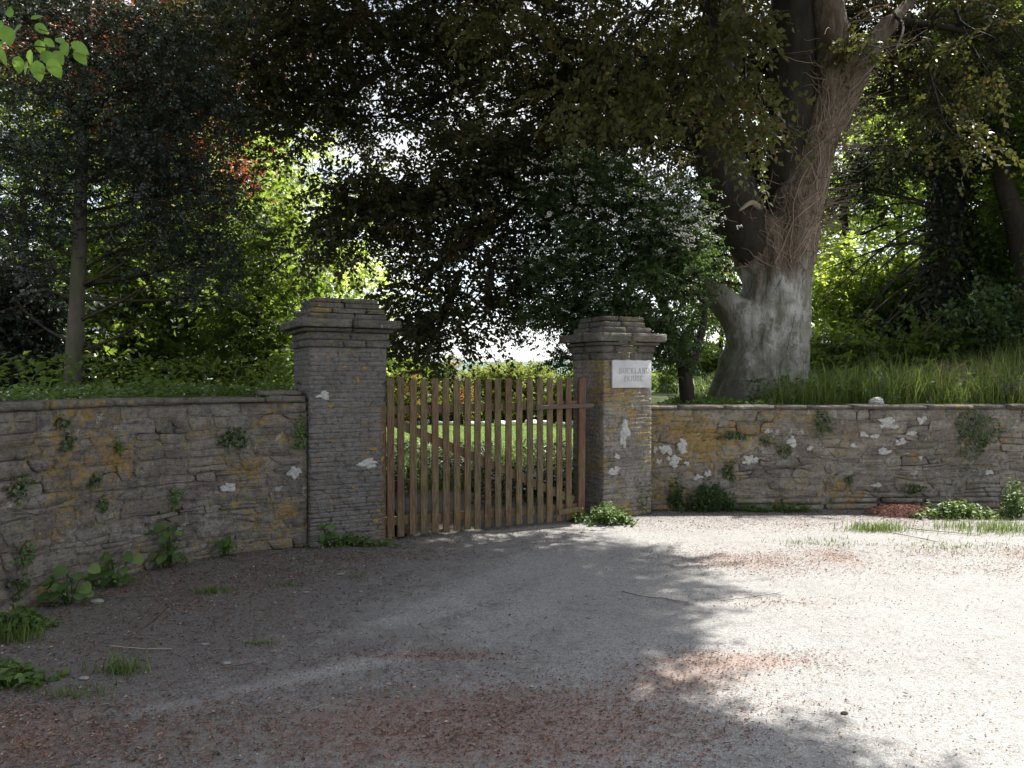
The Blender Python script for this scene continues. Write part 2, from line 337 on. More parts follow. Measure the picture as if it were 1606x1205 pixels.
def wood_mat():
    n = N('weathered_stained_timber'); p = n.pos(); r = n.rand()
    g = n.noise(n.map(p, (9, 9, 0.8)), 9, 7, 0.6); blot = n.noise(p, 3.0, 4, 0.6)
    c = n.ramp(r, [(0.0, (0.105, 0.058, 0.036)), (0.3, (0.160, 0.105, 0.055)), (0.6, (0.130, 0.104, 0.056)), (0.8, (0.185, 0.130, 0.066)), (1.0, (0.140, 0.064, 0.044))])
    c = n.mix(n.ramp(blot, [(0.4, 0.0), (0.62, 0.75)]), c, (0.160, 0.132, 0.064))
    c = n.mix(n.ramp(g, [(0.38, 0.75), (0.6, 0.0)]), c, (0.045, 0.030, 0.020))
    c = n.mix(n.ramp(n.noise(p, 24, 5, 0.7), [(0.58, 0.0), (0.72, 0.4)]), c, (0.24, 0.20, 0.13))
    return n.done(n.bsdf(c, 0.75, 0.25, n.bump(g, 0.4, 0.004)))
M['wood'] = wood_mat()
def plain(name, col, rough=0.7, metallic=0.0, var=0.25, scale=30):
    n = N(name); p = n.pos(); f = n.noise(p, scale, 5, 0.65)
    c = n.mix(f, tuple(x * (1 - var) for x in col), tuple(min(1, x * (1 + var)) for x in col))
    return n.done(n.bsdf(c, rough, 0.3, n.bump(f, 0.3, 0.004), metallic))
M['iron'] = plain('weathered_iron', (0.10, 0.075, 0.06), 0.7, 0.3)
def marble():
    n = N('weathered_white_marble'); p = n.pos()
    c = n.ramp(n.noise(p, 5, 6, 0.65, 0.8), [(0.3, (0.40, 0.40, 0.41)), (0.6, (0.53, 0.53, 0.54))])
    c = n.mix(n.ramp(n.noise(n.map(p, (1, 1, 0.35)), 9, 5, 0.65), [(0.58, 0.0), (0.75, 0.4)]), c, (0.36, 0.35, 0.32))
    return n.done(n.bsdf(c, 0.55, 0.3, n.bump(n.noise(p, 60, 4), 0.15, 0.003)))
M['marble'] = marble()
M['letter'] = plain('faded_grey_lettering', (0.35, 0.345, 0.35), 0.8, 0, 0.3, 60)
M['pebble'] = plain('grey_pebble', (0.24, 0.235, 0.225), 0.9, 0, 0.3, 40)
M['pale_rock'] = plain('pale_limestone', (0.36, 0.355, 0.345), 0.9, 0, 0.25, 12)
M['stick'] = plain('dry_twig_wood', (0.11, 0.085, 0.065), 0.9, 0, 0.4, 30)
M['palestick'] = plain('bleached_stick', (0.42, 0.37, 0.29), 0.9, 0, 0.25, 30)
M['soil'] = plain('leaf_mould_soil', (0.055, 0.045, 0.032), 0.95, 0, 0.45, 9)
M['kerb'] = plain('whitewashed_edging', (0.62, 0.62, 0.60), 0.9, 0, 0.15, 14)

def drive_mat():
    n = N('gravel_chip_driveway'); p = n.pos(); lit = n.attr('litter'); dirt_shade = n.attr('dirt_shade')
    v = n.n('TexVoronoi'); n.l(p, v.inputs['Vector']); v.inputs['Scale'].default_value = 95
    vs = n.n('TexVoronoi'); n.l(p, vs.inputs['Vector']); vs.inputs['Scale'].default_value = 210
    chip = n.n('SeparateColor'); n.l(v.outputs['Color'], chip.inputs[0])
    chip2 = n.n('SeparateColor'); n.l(vs.outputs['Color'], chip2.inputs[0])
    cm = n.math('ADD', n.math('MULTIPLY', chip.outputs[0], 0.5), n.math('MULTIPLY', chip2.outputs[1], 0.5))
    c = n.ramp(cm, [(0.1, (0.15, 0.149, 0.146)), (0.45, (0.235, 0.232, 0.226)), (0.75, (0.31, 0.305, 0.297)), (0.95, (0.41, 0.402, 0.39))])
    c = n.mix(n.ramp(n.noise(p, 1.1, 5, 0.6), [(0.42, 0.0), (0.68, 0.3)]), c, (0.17, 0.168, 0.168))
    dn = n.math('ADD', dirt_shade, n.math('MULTIPLY', n.math('SUBTRACT', n.noise(p, 6, 8, 0.75), 0.5), 2.4))
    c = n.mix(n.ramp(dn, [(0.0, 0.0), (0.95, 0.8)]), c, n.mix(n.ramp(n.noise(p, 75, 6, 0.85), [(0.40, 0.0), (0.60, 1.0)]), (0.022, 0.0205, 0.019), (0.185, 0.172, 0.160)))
    ln = n.math('ADD', lit, n.math('MULTIPLY', n.math('SUBTRACT', n.noise(p, 11, 9, 0.85), 0.5), 3.4))
    c = n.mix(n.ramp(ln, [(0.45, 0.0), (1.1, 0.42)]), c, n.mix(n.ramp(n.noise(p, 120, 4, 0.8), [(0.4, 0.0), (0.6, 1.0)]), (0.13, 0.075, 0.055), (0.33, 0.20, 0.145)))
    h = n.math('ADD', v.outputs['Distance'], n.math('MULTIPLY', vs.outputs['Distance'], 0.5))
    return n.done(n.bsdf(c, 0.92, 0.2, n.bump(n.math('MULTIPLY', h, -1.0), 0.55, 0.007)))
M['drive'] = drive_mat()
M['chip'] = leaf_mat('loose_stone_chip', [(0, (0.14, 0.138, 0.136)), (0.6, (0.22, 0.215, 0.21)), (0.92, (0.32, 0.31, 0.30)), (1, (0.46, 0.45, 0.43))], [(0, (0, 0, 0)), (1, (0, 0, 0))], 0.0, 0.9, 0.2)
def turf_mat(name, a, b):
    n = N(name); p = n.pos()
    c = n.mix(n.ramp(n.noise(p, 3, 6, 0.7), [(0.35, 0.0), (0.65, 1.0)]), a, b)
    return n.done(n.bsdf(c, 0.95, 0.1, n.bump(n.noise(p, 40, 5), 0.8, 0.03)))
M['turf'] = turf_mat('turf', (0.07, 0.12, 0.03), (0.12, 0.17, 0.045))
M['rough_ground'] = turf_mat('rough_ground', (0.035, 0.045, 0.02), (0.06, 0.075, 0.03))
M['far_hill'] = turf_mat('far_hill', (0.10, 0.14, 0.12), (0.13, 0.17, 0.16))  # bluish tint puts the distance haze into the hill colour

# ------------------------------------------------------------------ terrain
rng = np.random.default_rng(7)
def grid(name, X, Y, Z, mat, attrs=None, smooth=True):
    ny, nx = X.shape; V = np.stack([X, Y, Z], -1).reshape(-1, 3)
    i = np.arange(ny - 1)[:, None] * nx; j = np.arange(nx - 1)[None]
    q = np.stack([i + j, i + j + 1, i + nx + j + 1, i + nx + j], -1).reshape(-1, 4)
    return link(name, make_mesh(name, V, q, mat, smooth, None, attrs))

g = 2400
gx = np.concatenate([-np.geomspace(g, 60, 8), np.linspace(-50, 50, 21), np.geomspace(60, g, 8)])
X, Y = np.meshgrid(gx, gx); tag(grid('ground', X, Y, X * 0 - 0.06, M['rough_ground']), kind='structure')

LIT = [(-0.05, 3.45, 1.0, 0.42, 1.5), (-2.4, 3.3, 1.1, 0.5, 0.9), (-0.35, 4.28, .35, .07, .9), (1.25, 4.2, 0.5, 0.16, 1.2), (0.9, 3.95, 0.35, 0.18, 0.9), (2.0, 6.5, 0.7, 0.4, 0.8), (2.9, 6.6, .2, .3, .8), (5.4, 6.7, 1.2, 0.3, 0.9), (4.2, 6.2, 1.2, 0.25, 0.45), (1.9, 5.3, .6, .12, .5),
       (-0.6, 4.3, 0.5, 0.12, 0.5), (-2.4, 5.8, 1.0, 0.7, 0.35), (3.1, 8.1, 2.0, 0.35, 0.45), (-1.2, 6.7, 0.9, 0.25, 0.45), (4.6, 8.6, 1.0, 0.4, 0.5), (0.3, 2.4, 1.5, 0.4, 0.5),(3.6,6.9,1.4,0.3,0.3)]
def litter(x, y):
    s = 0
    for cx, cy, rx, ry, a in LIT: s = s + a * np.exp(-((x - cx) / rx) ** 2 - ((y - cy) / ry) ** 2)
    return s
def dirt_shade(x, y):
    # the left of the drive is earthy, with tree shade painted in; the wheel track through the gate and the open apron are clean chippings
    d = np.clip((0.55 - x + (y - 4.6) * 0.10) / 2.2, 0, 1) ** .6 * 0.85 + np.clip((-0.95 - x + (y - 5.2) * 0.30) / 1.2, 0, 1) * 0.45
    d = d + 0.9 * np.exp(-((y - 8.85) / 0.45) ** 2) * sstep((x - 0.9) / 0.6)  # earth at the right wall foot, darkened further as the wall's shadow
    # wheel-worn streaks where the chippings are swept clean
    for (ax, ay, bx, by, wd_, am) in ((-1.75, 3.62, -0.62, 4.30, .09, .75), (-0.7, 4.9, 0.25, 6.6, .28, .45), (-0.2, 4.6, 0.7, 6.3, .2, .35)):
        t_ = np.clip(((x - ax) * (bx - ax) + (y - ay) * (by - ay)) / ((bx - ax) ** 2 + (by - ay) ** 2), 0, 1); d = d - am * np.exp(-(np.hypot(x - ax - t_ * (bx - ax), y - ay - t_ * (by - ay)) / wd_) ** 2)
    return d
def dz(x, y): return 0.012 * (fbm(x * 0.8, y * 0.8, 3) - 0.5) + 0.004 * (fbm(x * 6, y * 6, 9) - 0.5) - 0.02 * np.exp(-((x + 0.9 - (y - 4.6) * 0.9) / 0.18) ** 2) * (y < 5.2) * (y > 3)
xs = np.arange(-4.6, 10.01, 0.06); ys = np.arange(-8, 10.6, 0.06); X, Y = np.meshgrid(xs, ys)
tag(grid('driveway', X, Y, dz(X, Y), M['drive'], {'litter': litter(X, Y).ravel(), 'dirt_shade': dirt_shade(X, Y).ravel()}), kind='structure')
X, Y = np.meshgrid(np.linspace(-30, 22, 60), np.linspace(15, 70, 60))
tag(grid('lawn', X, Y, 0.02 + 0.03 * fbm(X * 0.3, Y * 0.3, 5), M['turf']), kind='structure')

# left wall plan (front face): hand-measured curve from the pillar round to the left of the camera
LW = resample(np.array([(-1.93, 7.02, 0, 0), (-2.35, 6.85, 0, 0), (-2.80, 6.50, 0, 0), (-3.10, 6.05, 0, 0), (-3.27, 5.5, 0, 0), (-3.42, 4.9, 0, 0), (-3.62, 3.9, 0, 0), (-3.8, 2.6, 0, 0), (-3.9, 0.5, 0, 0), (-3.95, -2.5, 0, 0)]), 400)[:, :2]
LWs = np.concatenate([[0], np.cumsum(np.linalg.norm(np.diff(LW, axis=0), axis=1))])
def lw(u):
    u = np.asarray(u, float)
    x = np.interp(u, LWs, LW[:, 0]); y = np.interp(u, LWs, LW[:, 1])
    e = 0.04; tx = np.interp(u + e, LWs, LW[:, 0]) - np.interp(u - e, LWs, LW[:, 0]); ty = np.interp(u + e, LWs, LW[:, 1]) - np.interp(u - e, LWs, LW[:, 1])
    L = np.hypot(tx, ty) + 1e-9
    return x, y, -ty / L, tx / L     # point, normal towards the drive
# check the normal's sign: it must point to the drive (towards +x / -y)
def lwall(u, v, wd):
    x, y, nx, ny = lw(u); s = 1.0
    return np.stack([x + nx * wd * s, y + ny * wd * s, v + 0 * x], -1)
_x, _y, _nx, _ny = lw(np.array(3.0)); LS = 1.0 if _nx > 0 else -1.0
def lwall(u, v, wd):
    x, y, nx, ny = lw(u)
    return np.stack([x + LS * nx * wd, y + LS * ny * wd, np.asarray(v) + 0 * x], -1)
RW0, RW1, RWY0, RWY1 = 1.45, 9.5, 8.98, 9.35
def rwall(u, v, wd):
    u = np.asarray(u, float); t = (u - RW0) / (RW1 - RW0); y = RWY0 + (RWY1 - RWY0) * t * 0.7
    return np.stack([u, y - wd + 0 * u, np.asarray(v) + 0 * u], -1)

def hL(t, u): return 1.30 + 0.05 * sstep(t / 3) + 0.12 * (fbm(u * 0.6, t * 0.6, 21) - 0.5)
uu = np.concatenate([[-1.2, -0.5], np.linspace(0.0, LWs[-1] - 0.1, 60)]); tt = np.concatenate([np.linspace(0.22, 3, 14), np.geomspace(3.6, 45, 16)])
U, T = np.meshgrid(uu, tt); Q = lwall(np.clip(U, 0.05, None), 0, -1.0 * T)
ex = np.where(U < 0, -U, 0)
Z = np.where(U < -1, -0.1, hL(T, U))
tag(grid('bank_left', Q[..., 0] + ex * 0.87, Q[..., 1] + ex * 0.25, Z, M['rough_ground']), kind='structure')
def hR(x, y):
    e = 1.35 + 0.10 * (y - 9)
    h = 1.20 * sstep((x - e) / 0.9) + 0.22 * sstep((x - 4.9) / 2.6) * sstep((y - 9.5) / 1.8) + 0.42 * sstep((x - 7.2) / 1.6) * sstep((y - 10.2) / 1.5) + 0.10 * (fbm(x * 0.7, y * 0.7, 33) - 0.5) * (x > e)
    return h + 0.02 * np.clip(y - 10, 0, 8) * sstep((x - 3) / 3)
X, Y = np.meshgrid(np.linspace(1.2, 40, 110), np.concatenate([np.linspace(9.3, 16, 40), np.geomspace(16.5, 70, 18)]))
tag(grid('bank_right', X, Y, hR(X, Y) - 0.05, M['rough_ground']), kind='structure')
# far hills
a = np.linspace(-1500, 1500, 120); X, Y = np.meshgrid(a, np.array([420, 520, 640, 800, 1000.0]))
Z = np.array([-2, 6, 14, 20, 20.0])[:, None] * (0.55 + 0.9 * fbm(X / 240, Y / 240, 4))
tag(grid('hills', X, Y, Z, M['far_hill']), kind='structure')

# ------------------------------------------------------------------ stonework
def stone_shell(O, mapf, proud, rg, depth=0.035, dome=0.006):
    """O (n,2) outline in wall coordinates, counter-clockwise seen from the front"""
    c = O.mean(0); n = len(O)
    tilt = rg.uniform(-1, 1, 2) * np.array([0.02, 0.04])
    def lay(k, wv):
        q = c + (O - c) * k; return q, wv
    ext = O.max(0) - O.min(0); ins = np.clip(0.006 / np.maximum(ext.min(), 0.03), 0.03, 0.16)
    rings = [(O, np.full(n, -depth)), (O, np.full(n, proud * 0.35)), (c + (O - c) * (1 - ins), None)]
    V = []
    for q, wv in rings:
        if wv is None: wv = proud + (q - c) @ tilt + rg.uniform(-0.002, 0.002, n)
        V.append(mapf(q[:, 0], q[:, 1], wv))
    V.append(mapf(np.array([c[0] + rg.uniform(-.1, .1) * ext[0]]), np.array([c[1]]), np.array([proud + dome * rg.uniform(0, 1)])))
    V = np.concatenate(V); Fc = []
    for k in range(2):
        for i in range(n):
            j = (i + 1) % n; a, b, cc, d = k * n + i, k * n + j, (k + 1) * n + j, (k + 1) * n + i
            Fc += [(a, b, cc), (a, cc, d)]
    for i in range(n): Fc.append((2 * n + i, 2 * n + (i + 1) % n, 3 * n))
    return V, np.array(Fc)

def rubble(u0, u1, v0, v1, hr, wr, rg, split=0.25, gap=0.005, wob=0.25, ragged=True):
    """irregular courses -> list of 8-point outlines"""
    lv = [v0]
    while lv[-1] < v1 - hr[0] * 0.9:
        lv.append(lv[-1] + rg.uniform(*hr))
    lv = np.array(lv); lv = v0 + (lv - v0) * (v1 - v0) / (lv[-1] - v0); nb = len(lv)
    hm = (v1 - v0) / (nb - 1)
    def b(i, u):
        if i == 0 or i == nb - 1: return lv[i] + 0 * u
        return lv[i] + wob * hm * 2 * (fbm(np.asarray(u) * 2.6, i * 7.3, 40 + int(u0 * 10) % 50, 3) - 0.44)
    out = []
    for i in range(nb - 1):
        u = u0 - rg.uniform(0, wr[0]) if ragged else u0
        ul = ur = None
        sl0 = 0.0
        while u < u1 - 1e-3:
            wd = rg.uniform(*wr) * (1.35 if rg.random() < 0.12 else 1)
            e = u + wd
            if e > u1 - wr[0] * 0.6: e = u1
            sl1 = 0 if e >= u1 else rg.uniform(-1, 1) * 0.30 * hm * (2.4 if rg.random() < 0.25 else 1)
            a, c = max(u, u0), e
            if c - a > 0.03:
                parts = [(0, 1)]
                if rg.random() < split and lv[i + 1] - lv[i] > 0.05: k = rg.uniform(0.35, 0.65); parts = [(0, k), (k, 1)]
                for f0, f1 in parts:
                    def pt(s, f):
                        ua = a + sl0 * (f - 0.5) * 2; uc = c + sl1 * (f - 0.5) * 2
                        q = ua + (uc - ua) * s
                        return np.array([q, b(i, q) * (1 - f) + b(i + 1, q) * f])
                    m = 0.5 + rg.uniform(-.18, .18)
                    O = np.array([pt(0, f0), pt(m, f0), pt(1, f0), pt(1, (f0 + f1) / 2), pt(1, f1), pt(m, f1), pt(0, f1), pt(0, (f0 + f1) / 2)])
                    cc = O.mean(0); ext = O.max(0) - O.min(0)
                    gg = gap * rg.uniform(0.4, 1.6) * (2.4 if rg.random() < 0.12 else 1)
                    O = cc + (O - cc) * (1 - 2 * gg / np.maximum(ext, 0.02))
                    for kk in (0, 2, 4, 6): 
                        r_ = rg.uniform(0.04, 0.2); O[kk] += (cc - O[kk]) * np.array([min(0.5, r_ * ext[1] / ext[0] * 1.6), r_])
                    O += rg.normal(0, 1, O.shape) * np.minimum(ext * 0.03, 0.005)
                    out.append(O)
            u = e; sl0 = sl1
    return out

def put_stone(O, mapf, proud, rg, mat, parent, name='stone', **kw):
    V, Fc = stone_shell(O, mapf, proud, rg, **kw); c = V.mean(0)
    return link(name, make_mesh(name, V - c, Fc, mat), parent, Vector(c) - parent.location)

def slab(mapf, u0, u1, v0, v1, w0, w1, rg, mat, parent, name, jit=0.008, n=5):
    """a flat-bedded slab running along a wall with a broken front edge; w1 outward"""
    us = np.linspace(u0, u1, n); V = []
    fr = w1 + rg.uniform(-1, 1, n) * jit * 1.6; t0 = v0 + rg.uniform(-1, 1, n) * jit * 0.4; t1 = v1 + rg.uniform(-1, 1, n) * jit * 0.5
    for wv, vv in ((np.full(n, w0), v0 + 0 * us), (fr - 0.006, t0), (fr, (t0 * 0.6 + t1 * 0.4)), (fr - 0.012, t1), (np.full(n, w0), t1)):
        V.append(mapf(us, vv, wv))
    V = np.stack(V, 1).reshape(-1, 3); k = 5; Fc = []
    for i in range(n - 1):
        for j in range(k):
            j2 = (j + 1) % k; Fc += [(i * k + j, i * k + j2, (i + 1) * k + j2), (i * k + j, (i + 1) * k + j2, (i + 1) * k + j)]
    for e in (0, n - 1):
        q = [e * k + j for j in range(k)]; q = q if e == n - 1 else q[::-1]
        Fc += [(q[0], q[1], q[2]), (q[0], q[2], q[3]), (q[0], q[3], q[4])]
    c = V.mean(0); Fc = np.array(Fc)
    me = make_mesh(name, V - c, Fc, mat)
    return link(name, me, parent, Vector(c) - parent.location)

def wall_core(mapf, u0, u1, v0, v1, back, mat, parent, n=60, w0=-0.003):
    us = np.linspace(u0, u1, n); ring = []
    vs = np.linspace(v0, v1, 60); n = max(n, int((u1 - u0) / 0.03)); us = np.linspace(u0, u1, n)
    for v in vs: ring.append(mapf(us, v + 0 * us, w0 + 0.010 * (fbm(us * 9, v * 11 + 0 * us, 3) - 0.5) - 0.035 * np.clip((fbm(us * 2.3, v * 7 + 0 * us, 13) - 0.56) * 8, 0, 1)))
    ring.append(mapf(us, v1 + 0 * us, np.full(n, -back))); ring.append(mapf(us, v0 + 0 * us, np.full(n, -back)))
    V = np.stack(ring, 0); k = len(ring); V = V.reshape(-1, 3); i = np.arange(k)[:, None] * n; i2 = ((np.arange(k) + 1) % k)[:, None] * n; j = np.arange(n - 1)[None]
    q = np.stack([i + j, i + j + 1, i2 + j + 1, i2 + j], -1).reshape(-1, 4)
    V = V - np.array(parent.location)
    return link('mortar_core', make_mesh('mortar_core', V, q, mat), parent)

# ---- left wall
rg = np.random.default_rng(11)
left_wall = thing('rubble_wall', 'curved rubble stone wall with thin slate coping, left of the gate', 'wall', (-2.9, 6.4, 0))
LH = 1.37
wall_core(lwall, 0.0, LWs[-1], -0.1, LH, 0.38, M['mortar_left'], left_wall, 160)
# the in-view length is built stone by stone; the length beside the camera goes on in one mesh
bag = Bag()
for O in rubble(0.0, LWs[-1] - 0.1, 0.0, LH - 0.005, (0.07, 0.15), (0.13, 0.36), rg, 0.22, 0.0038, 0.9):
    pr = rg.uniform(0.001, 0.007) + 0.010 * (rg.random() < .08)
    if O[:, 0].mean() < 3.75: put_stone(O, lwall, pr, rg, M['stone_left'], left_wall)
    else:
        V, Fc = stone_shell(O, lwall, pr, rg); bag.add(V - np.array(left_wall.location), Fc)
tag(bag.build('far_stones', M['stone_left'], left_wall), kind='stuff')
u = 0.02
while u < LWs[-1] - 0.6:
    L = rg.uniform(0.35, 0.95); slab(lwall, u, u + L - 0.012, LH + 0.002, LH + rg.uniform(0.045, 0.062), -0.42, rg.uniform(0.03, 0.06), rg, M['coping_left'], left_wall, 'coping_slab', 0.009, 6); u += L
slab(lwall, 0.05, 0.42, LH + 0.064, LH + 0.105, -0.30, 0.0, rg, M['coping_left'], left_wall, 'coping_slab', 0.012, 6)

# ---- right wall
rg = np.random.default_rng(12)
right_wall = thing('rubble_wall', 'straight rubble wall with yellow and white lichen, right of the gate', 'wall', (4.0, 9.1, 0))
RH = 1.215
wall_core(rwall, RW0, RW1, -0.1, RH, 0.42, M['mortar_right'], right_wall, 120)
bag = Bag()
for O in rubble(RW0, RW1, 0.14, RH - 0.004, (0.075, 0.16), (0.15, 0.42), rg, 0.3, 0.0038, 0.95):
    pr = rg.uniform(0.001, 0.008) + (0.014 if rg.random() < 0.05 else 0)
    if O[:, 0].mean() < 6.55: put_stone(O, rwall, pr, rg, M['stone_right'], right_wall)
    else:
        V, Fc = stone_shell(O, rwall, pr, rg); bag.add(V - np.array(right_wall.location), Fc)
tag(bag.build('far_stones', M['stone_right'], right_wall), kind='stuff')
u = RW0
while u < RW1 - .8:                                         # projecting footing slabs
    L = rg.uniform(0.3, 0.75)
    slab(rwall, u, u + L - rg.uniform(0.01, 0.05), 0.005, 0.055 + rg.uniform(0, 0.02), -0.02, 0.03 + 0.03 * rg.random(), rg, M['stone_right'], right_wall, 'footing_slab', 0.008, 5)
    if u > 2.4: slab(rwall, u + rg.uniform(0, .1), u + L - 0.03, 0.085, 0.135, -0.02, 0.03 + 0.05 * rg.random(), rg, M['stone_right'], right_wall, 'footing_slab', 0.008, 5)
    u += L
u = RW0 + 0.05
while u < RW1 - 0.5:
    L = rg.uniform(0.32, 0.62); slab(rwall, u, u + L - 0.012, RH + 0.002, RH + rg.uniform(0.038, 0.052), -0.44, rg.uniform(0.03, 0.055), rg, M['coping'], right_wall, 'coping_slab', 0.007, 5); u += L

# ---- gate pillars
def pillar(name, label, corner, phi, s, shaft_h, layers, mat, mmat, hr, seed, face_skip=None):
    """corner = front-left foot; phi = rotation; layers = (z0, z1, overhang, n) of the cap"""
    rg = np.random.default_rng(seed)
    ex = np.array([math.cos(phi), math.sin(phi)]); ey = np.array([-math.sin(phi), math.cos(phi)]); c0 = np.array(corner)
    t = thing(name, label, 'pillar', (*(c0 + (ex + ey) * s / 2), 0))
    def loc(a, b): return c0 + ex * a + ey * b
    def face(k):
        def f(u, v, wd):
            u = np.asarray(u, float); wd = np.asarray(wd, float) + 0 * u
            a, b = {0: (u, -wd), 1: (s + wd, u), 2: (s - u, s + wd), 3: (-wd, s - u)}[k]
            return np.stack([c0[0] + ex[0] * a + ey[0] * b, c0[1] + ex[1] * a + ey[1] * b, np.asarray(v) + 0 * u], -1)
        return f
    V, Q = box((-s / 2 + .0005, -s / 2 + .0005, -0.1), (s / 2 - .0005, s / 2 - .0005, shaft_h + 0.3)); Rm = np.array([[ex[0], ey[0]], [ex[1], ey[1]]])
    V[:, :2] = V[:, :2] @ Rm.T; link('mortar_core', make_mesh('mortar_core', V, Q, mmat), t)
    bag = Bag()
    for k in (0, 3, 1, 2):
        for O in rubble(0.0, s, 0.0, shaft_h, hr, (0.12, 0.40), rg, 0.05, 0.0010, 0.16, False):
            pr = rg.uniform(0.0015, 0.004)
            if k in (0, 3): put_stone(O, face(k), pr, rg, mat, t, dome=0.003)
            else:
                V, Fc = stone_shell(O, face(k), pr, rg, dome=0.003); bag.add(V - np.array(t.location), Fc)
    tag(bag.build('rear_stones', mat, t), kind='stuff')
    for z0, z1, oh, nseg, jit in layers:
        # each course of the cap: a ring of slabs round the four sides, each running back to the middle
        a0, a1 = -oh, s + oh; e = []
        q = rg.uniform(0.35, 0.65) if nseg == 2 else None
        cuts = np.linspace(a0, a1, nseg + 1); cuts[1:-1] += rg.uniform(-0.09, 0.09, max(nseg - 1, 0))
        mid = (a0 + a1) / 2 + rg.uniform(-0.06, 0.06)
        for (b0, b1) in ((a0, mid - 0.004), (mid + 0.004, a1)):
            for i in range(nseg):
                x0, x1 = cuts[i] + (0.004 if i else 0), cuts[i + 1] - 0.004
                n = 4; zz0 = z0 + rg.uniform(0.001, 0.004); zz1 = z1 - rg.uniform(0.001, 0.003)
                # outline with chipped, uneven edges
                out = []
                for (p, r_) in (((x0, b0), (x1, b0)), ((x1, b0), (x1, b1)), ((x1, b1), (x0, b1)), ((x0, b1), (x0, b0))):
                    for m in range(n):
                        f = m / n; out.append((p[0] + (r_[0] - p[0]) * f, p[1] + (r_[1] - p[1]) * f))
                out = np.array(out); cc = out.mean(0)
                V = []
                for zf, ins in ((0, 0.010), (0.12, 0.0), (0.4, 0.004), (0.62, -0.001), (0.88, 0.003), (1, 0.014)):
                    o2 = out.copy(); d = nrm(cc - o2); o2 = o2 + d * (ins + rg.uniform(-0.2, 1, (len(o2), 1)) * jit)
                    V.append(np.column_stack([o2, np.full(len(o2), zz0 + (zz1 - zz0) * zf)]))
                nn = len(out); V = np.concatenate(V + [np.array([[cc[0], cc[1], zz0], [cc[0], cc[1], zz1]])]); Fc = []
                for k in range(5):
                    for m in range(nn):
                        m2 = (m + 1) % nn; Fc += [(k * nn + m, k * nn + m2, (k + 1) * nn + m2), (k * nn + m, (k + 1) * nn + m2, (k + 1) * nn + m)]
                for m in range(nn): Fc += [((m + 1) % nn, m, 6 * nn), (5 * nn + m, 5 * nn + (m + 1) % nn, 6 * nn + 1)]
                W = np.column_stack([loc(V[:, :1], V[:, 1:2]) if False else c0 + V[:, :1] * ex + V[:, 1:2] * ey, V[:, 2]])
                ce = W.mean(0); link('cap_stone', make_mesh('cap_stone', W - ce, np.array(Fc), M['cap']), t, Vector(ce) - t.location)
    return t, face

phiL = math.radians(27)
cL = P(485, 592, 6.98)[:2]
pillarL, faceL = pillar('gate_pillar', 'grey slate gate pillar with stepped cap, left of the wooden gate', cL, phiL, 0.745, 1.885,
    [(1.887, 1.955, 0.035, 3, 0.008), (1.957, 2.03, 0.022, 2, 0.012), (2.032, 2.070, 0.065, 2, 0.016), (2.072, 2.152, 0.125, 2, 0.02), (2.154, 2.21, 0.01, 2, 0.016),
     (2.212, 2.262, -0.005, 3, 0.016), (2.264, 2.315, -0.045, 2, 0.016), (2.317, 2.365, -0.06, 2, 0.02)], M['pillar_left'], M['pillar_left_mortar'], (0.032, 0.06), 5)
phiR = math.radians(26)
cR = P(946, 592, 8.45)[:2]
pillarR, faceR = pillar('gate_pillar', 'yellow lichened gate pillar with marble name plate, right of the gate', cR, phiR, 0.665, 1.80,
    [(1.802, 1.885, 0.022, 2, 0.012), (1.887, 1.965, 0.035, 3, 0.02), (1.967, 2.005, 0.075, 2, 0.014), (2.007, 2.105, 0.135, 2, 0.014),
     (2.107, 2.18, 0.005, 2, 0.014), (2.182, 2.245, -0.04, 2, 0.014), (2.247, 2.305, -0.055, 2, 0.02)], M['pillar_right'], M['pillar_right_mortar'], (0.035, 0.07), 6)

# ---- lichen crusts: thin irregular rosettes grown on the stone
def patch(mapf, u, v, ru, rv, rg, parent, mat, wd=0.013, name='lichen_patch'):
    lobe(mapf, u, v, ru * .72, rv * .72, rg, parent, mat, wd, name)
    for k in range(3): a_ = rg.uniform(0, 6.28); f_ = rg.uniform(.25, .5); lobe(mapf, u + ru * math.cos(a_) * .8, v + rv * math.sin(a_) * .8, ru * f_, rv * f_, rg, parent, mat, wd + .0007 * (k + 1), name)
def lobe(mapf, u, v, ru, rv, rg, parent, mat, wd=0.013, name='lichen_patch'):
    n = 22; a = np.arange(n) / n * 2 * math.pi
    r = 1 + 0.22 * np.sin(a * 2 + rg.uniform(0, 6)) + 0.14 * np.sin(a * 3 + rg.uniform(0, 6)) + 0.12 * np.sin(a * 5 + rg.uniform(0, 6)) + rg.uniform(-.16, .16, n)
    V = [mapf(u + ru * r * np.cos(a), v + rv * r * np.sin(a), np.full(n, wd - 0.004)), mapf(u + 0.93 * ru * r * np.cos(a), v + 0.93 * rv * r * np.sin(a), wd + 0.003 + rg.uniform(0, 0.0015, n)),
         mapf(u + 0.5 * ru * r * np.cos(a), v + 0.5 * rv * r * np.sin(a), wd + 0.004 + rg.uniform(0, 0.002, n)), mapf(np.array([u]), np.array([v]), np.array([wd + 0.005]))]
    V = np.concatenate(V); Fc = []
    for k in range(2):
        for i in range(n):
            j = (i + 1) % n; Fc += [(k * n + i, k * n + j, (k + 1) * n + j), (k * n + i, (k + 1) * n + j, (k + 1) * n + i)]
    Fc += [(2 * n + i, 2 * n + (i + 1) % n, 3 * n) for i in range(n)]
    c = V.mean(0); link(name, make_mesh(name, V - c, np.array(Fc), mat), parent, Vector(c) - parent.location)
rg = np.random.default_rng(21)
for (u, v, a, b) in ((0.14, 1.435, 0.075, 0.042), (0.56, 0.775, 0.10, 0.052)):
    patch(faceL(0), u, v, a, b, rg, pillarL, M['lichen'], 0.006)
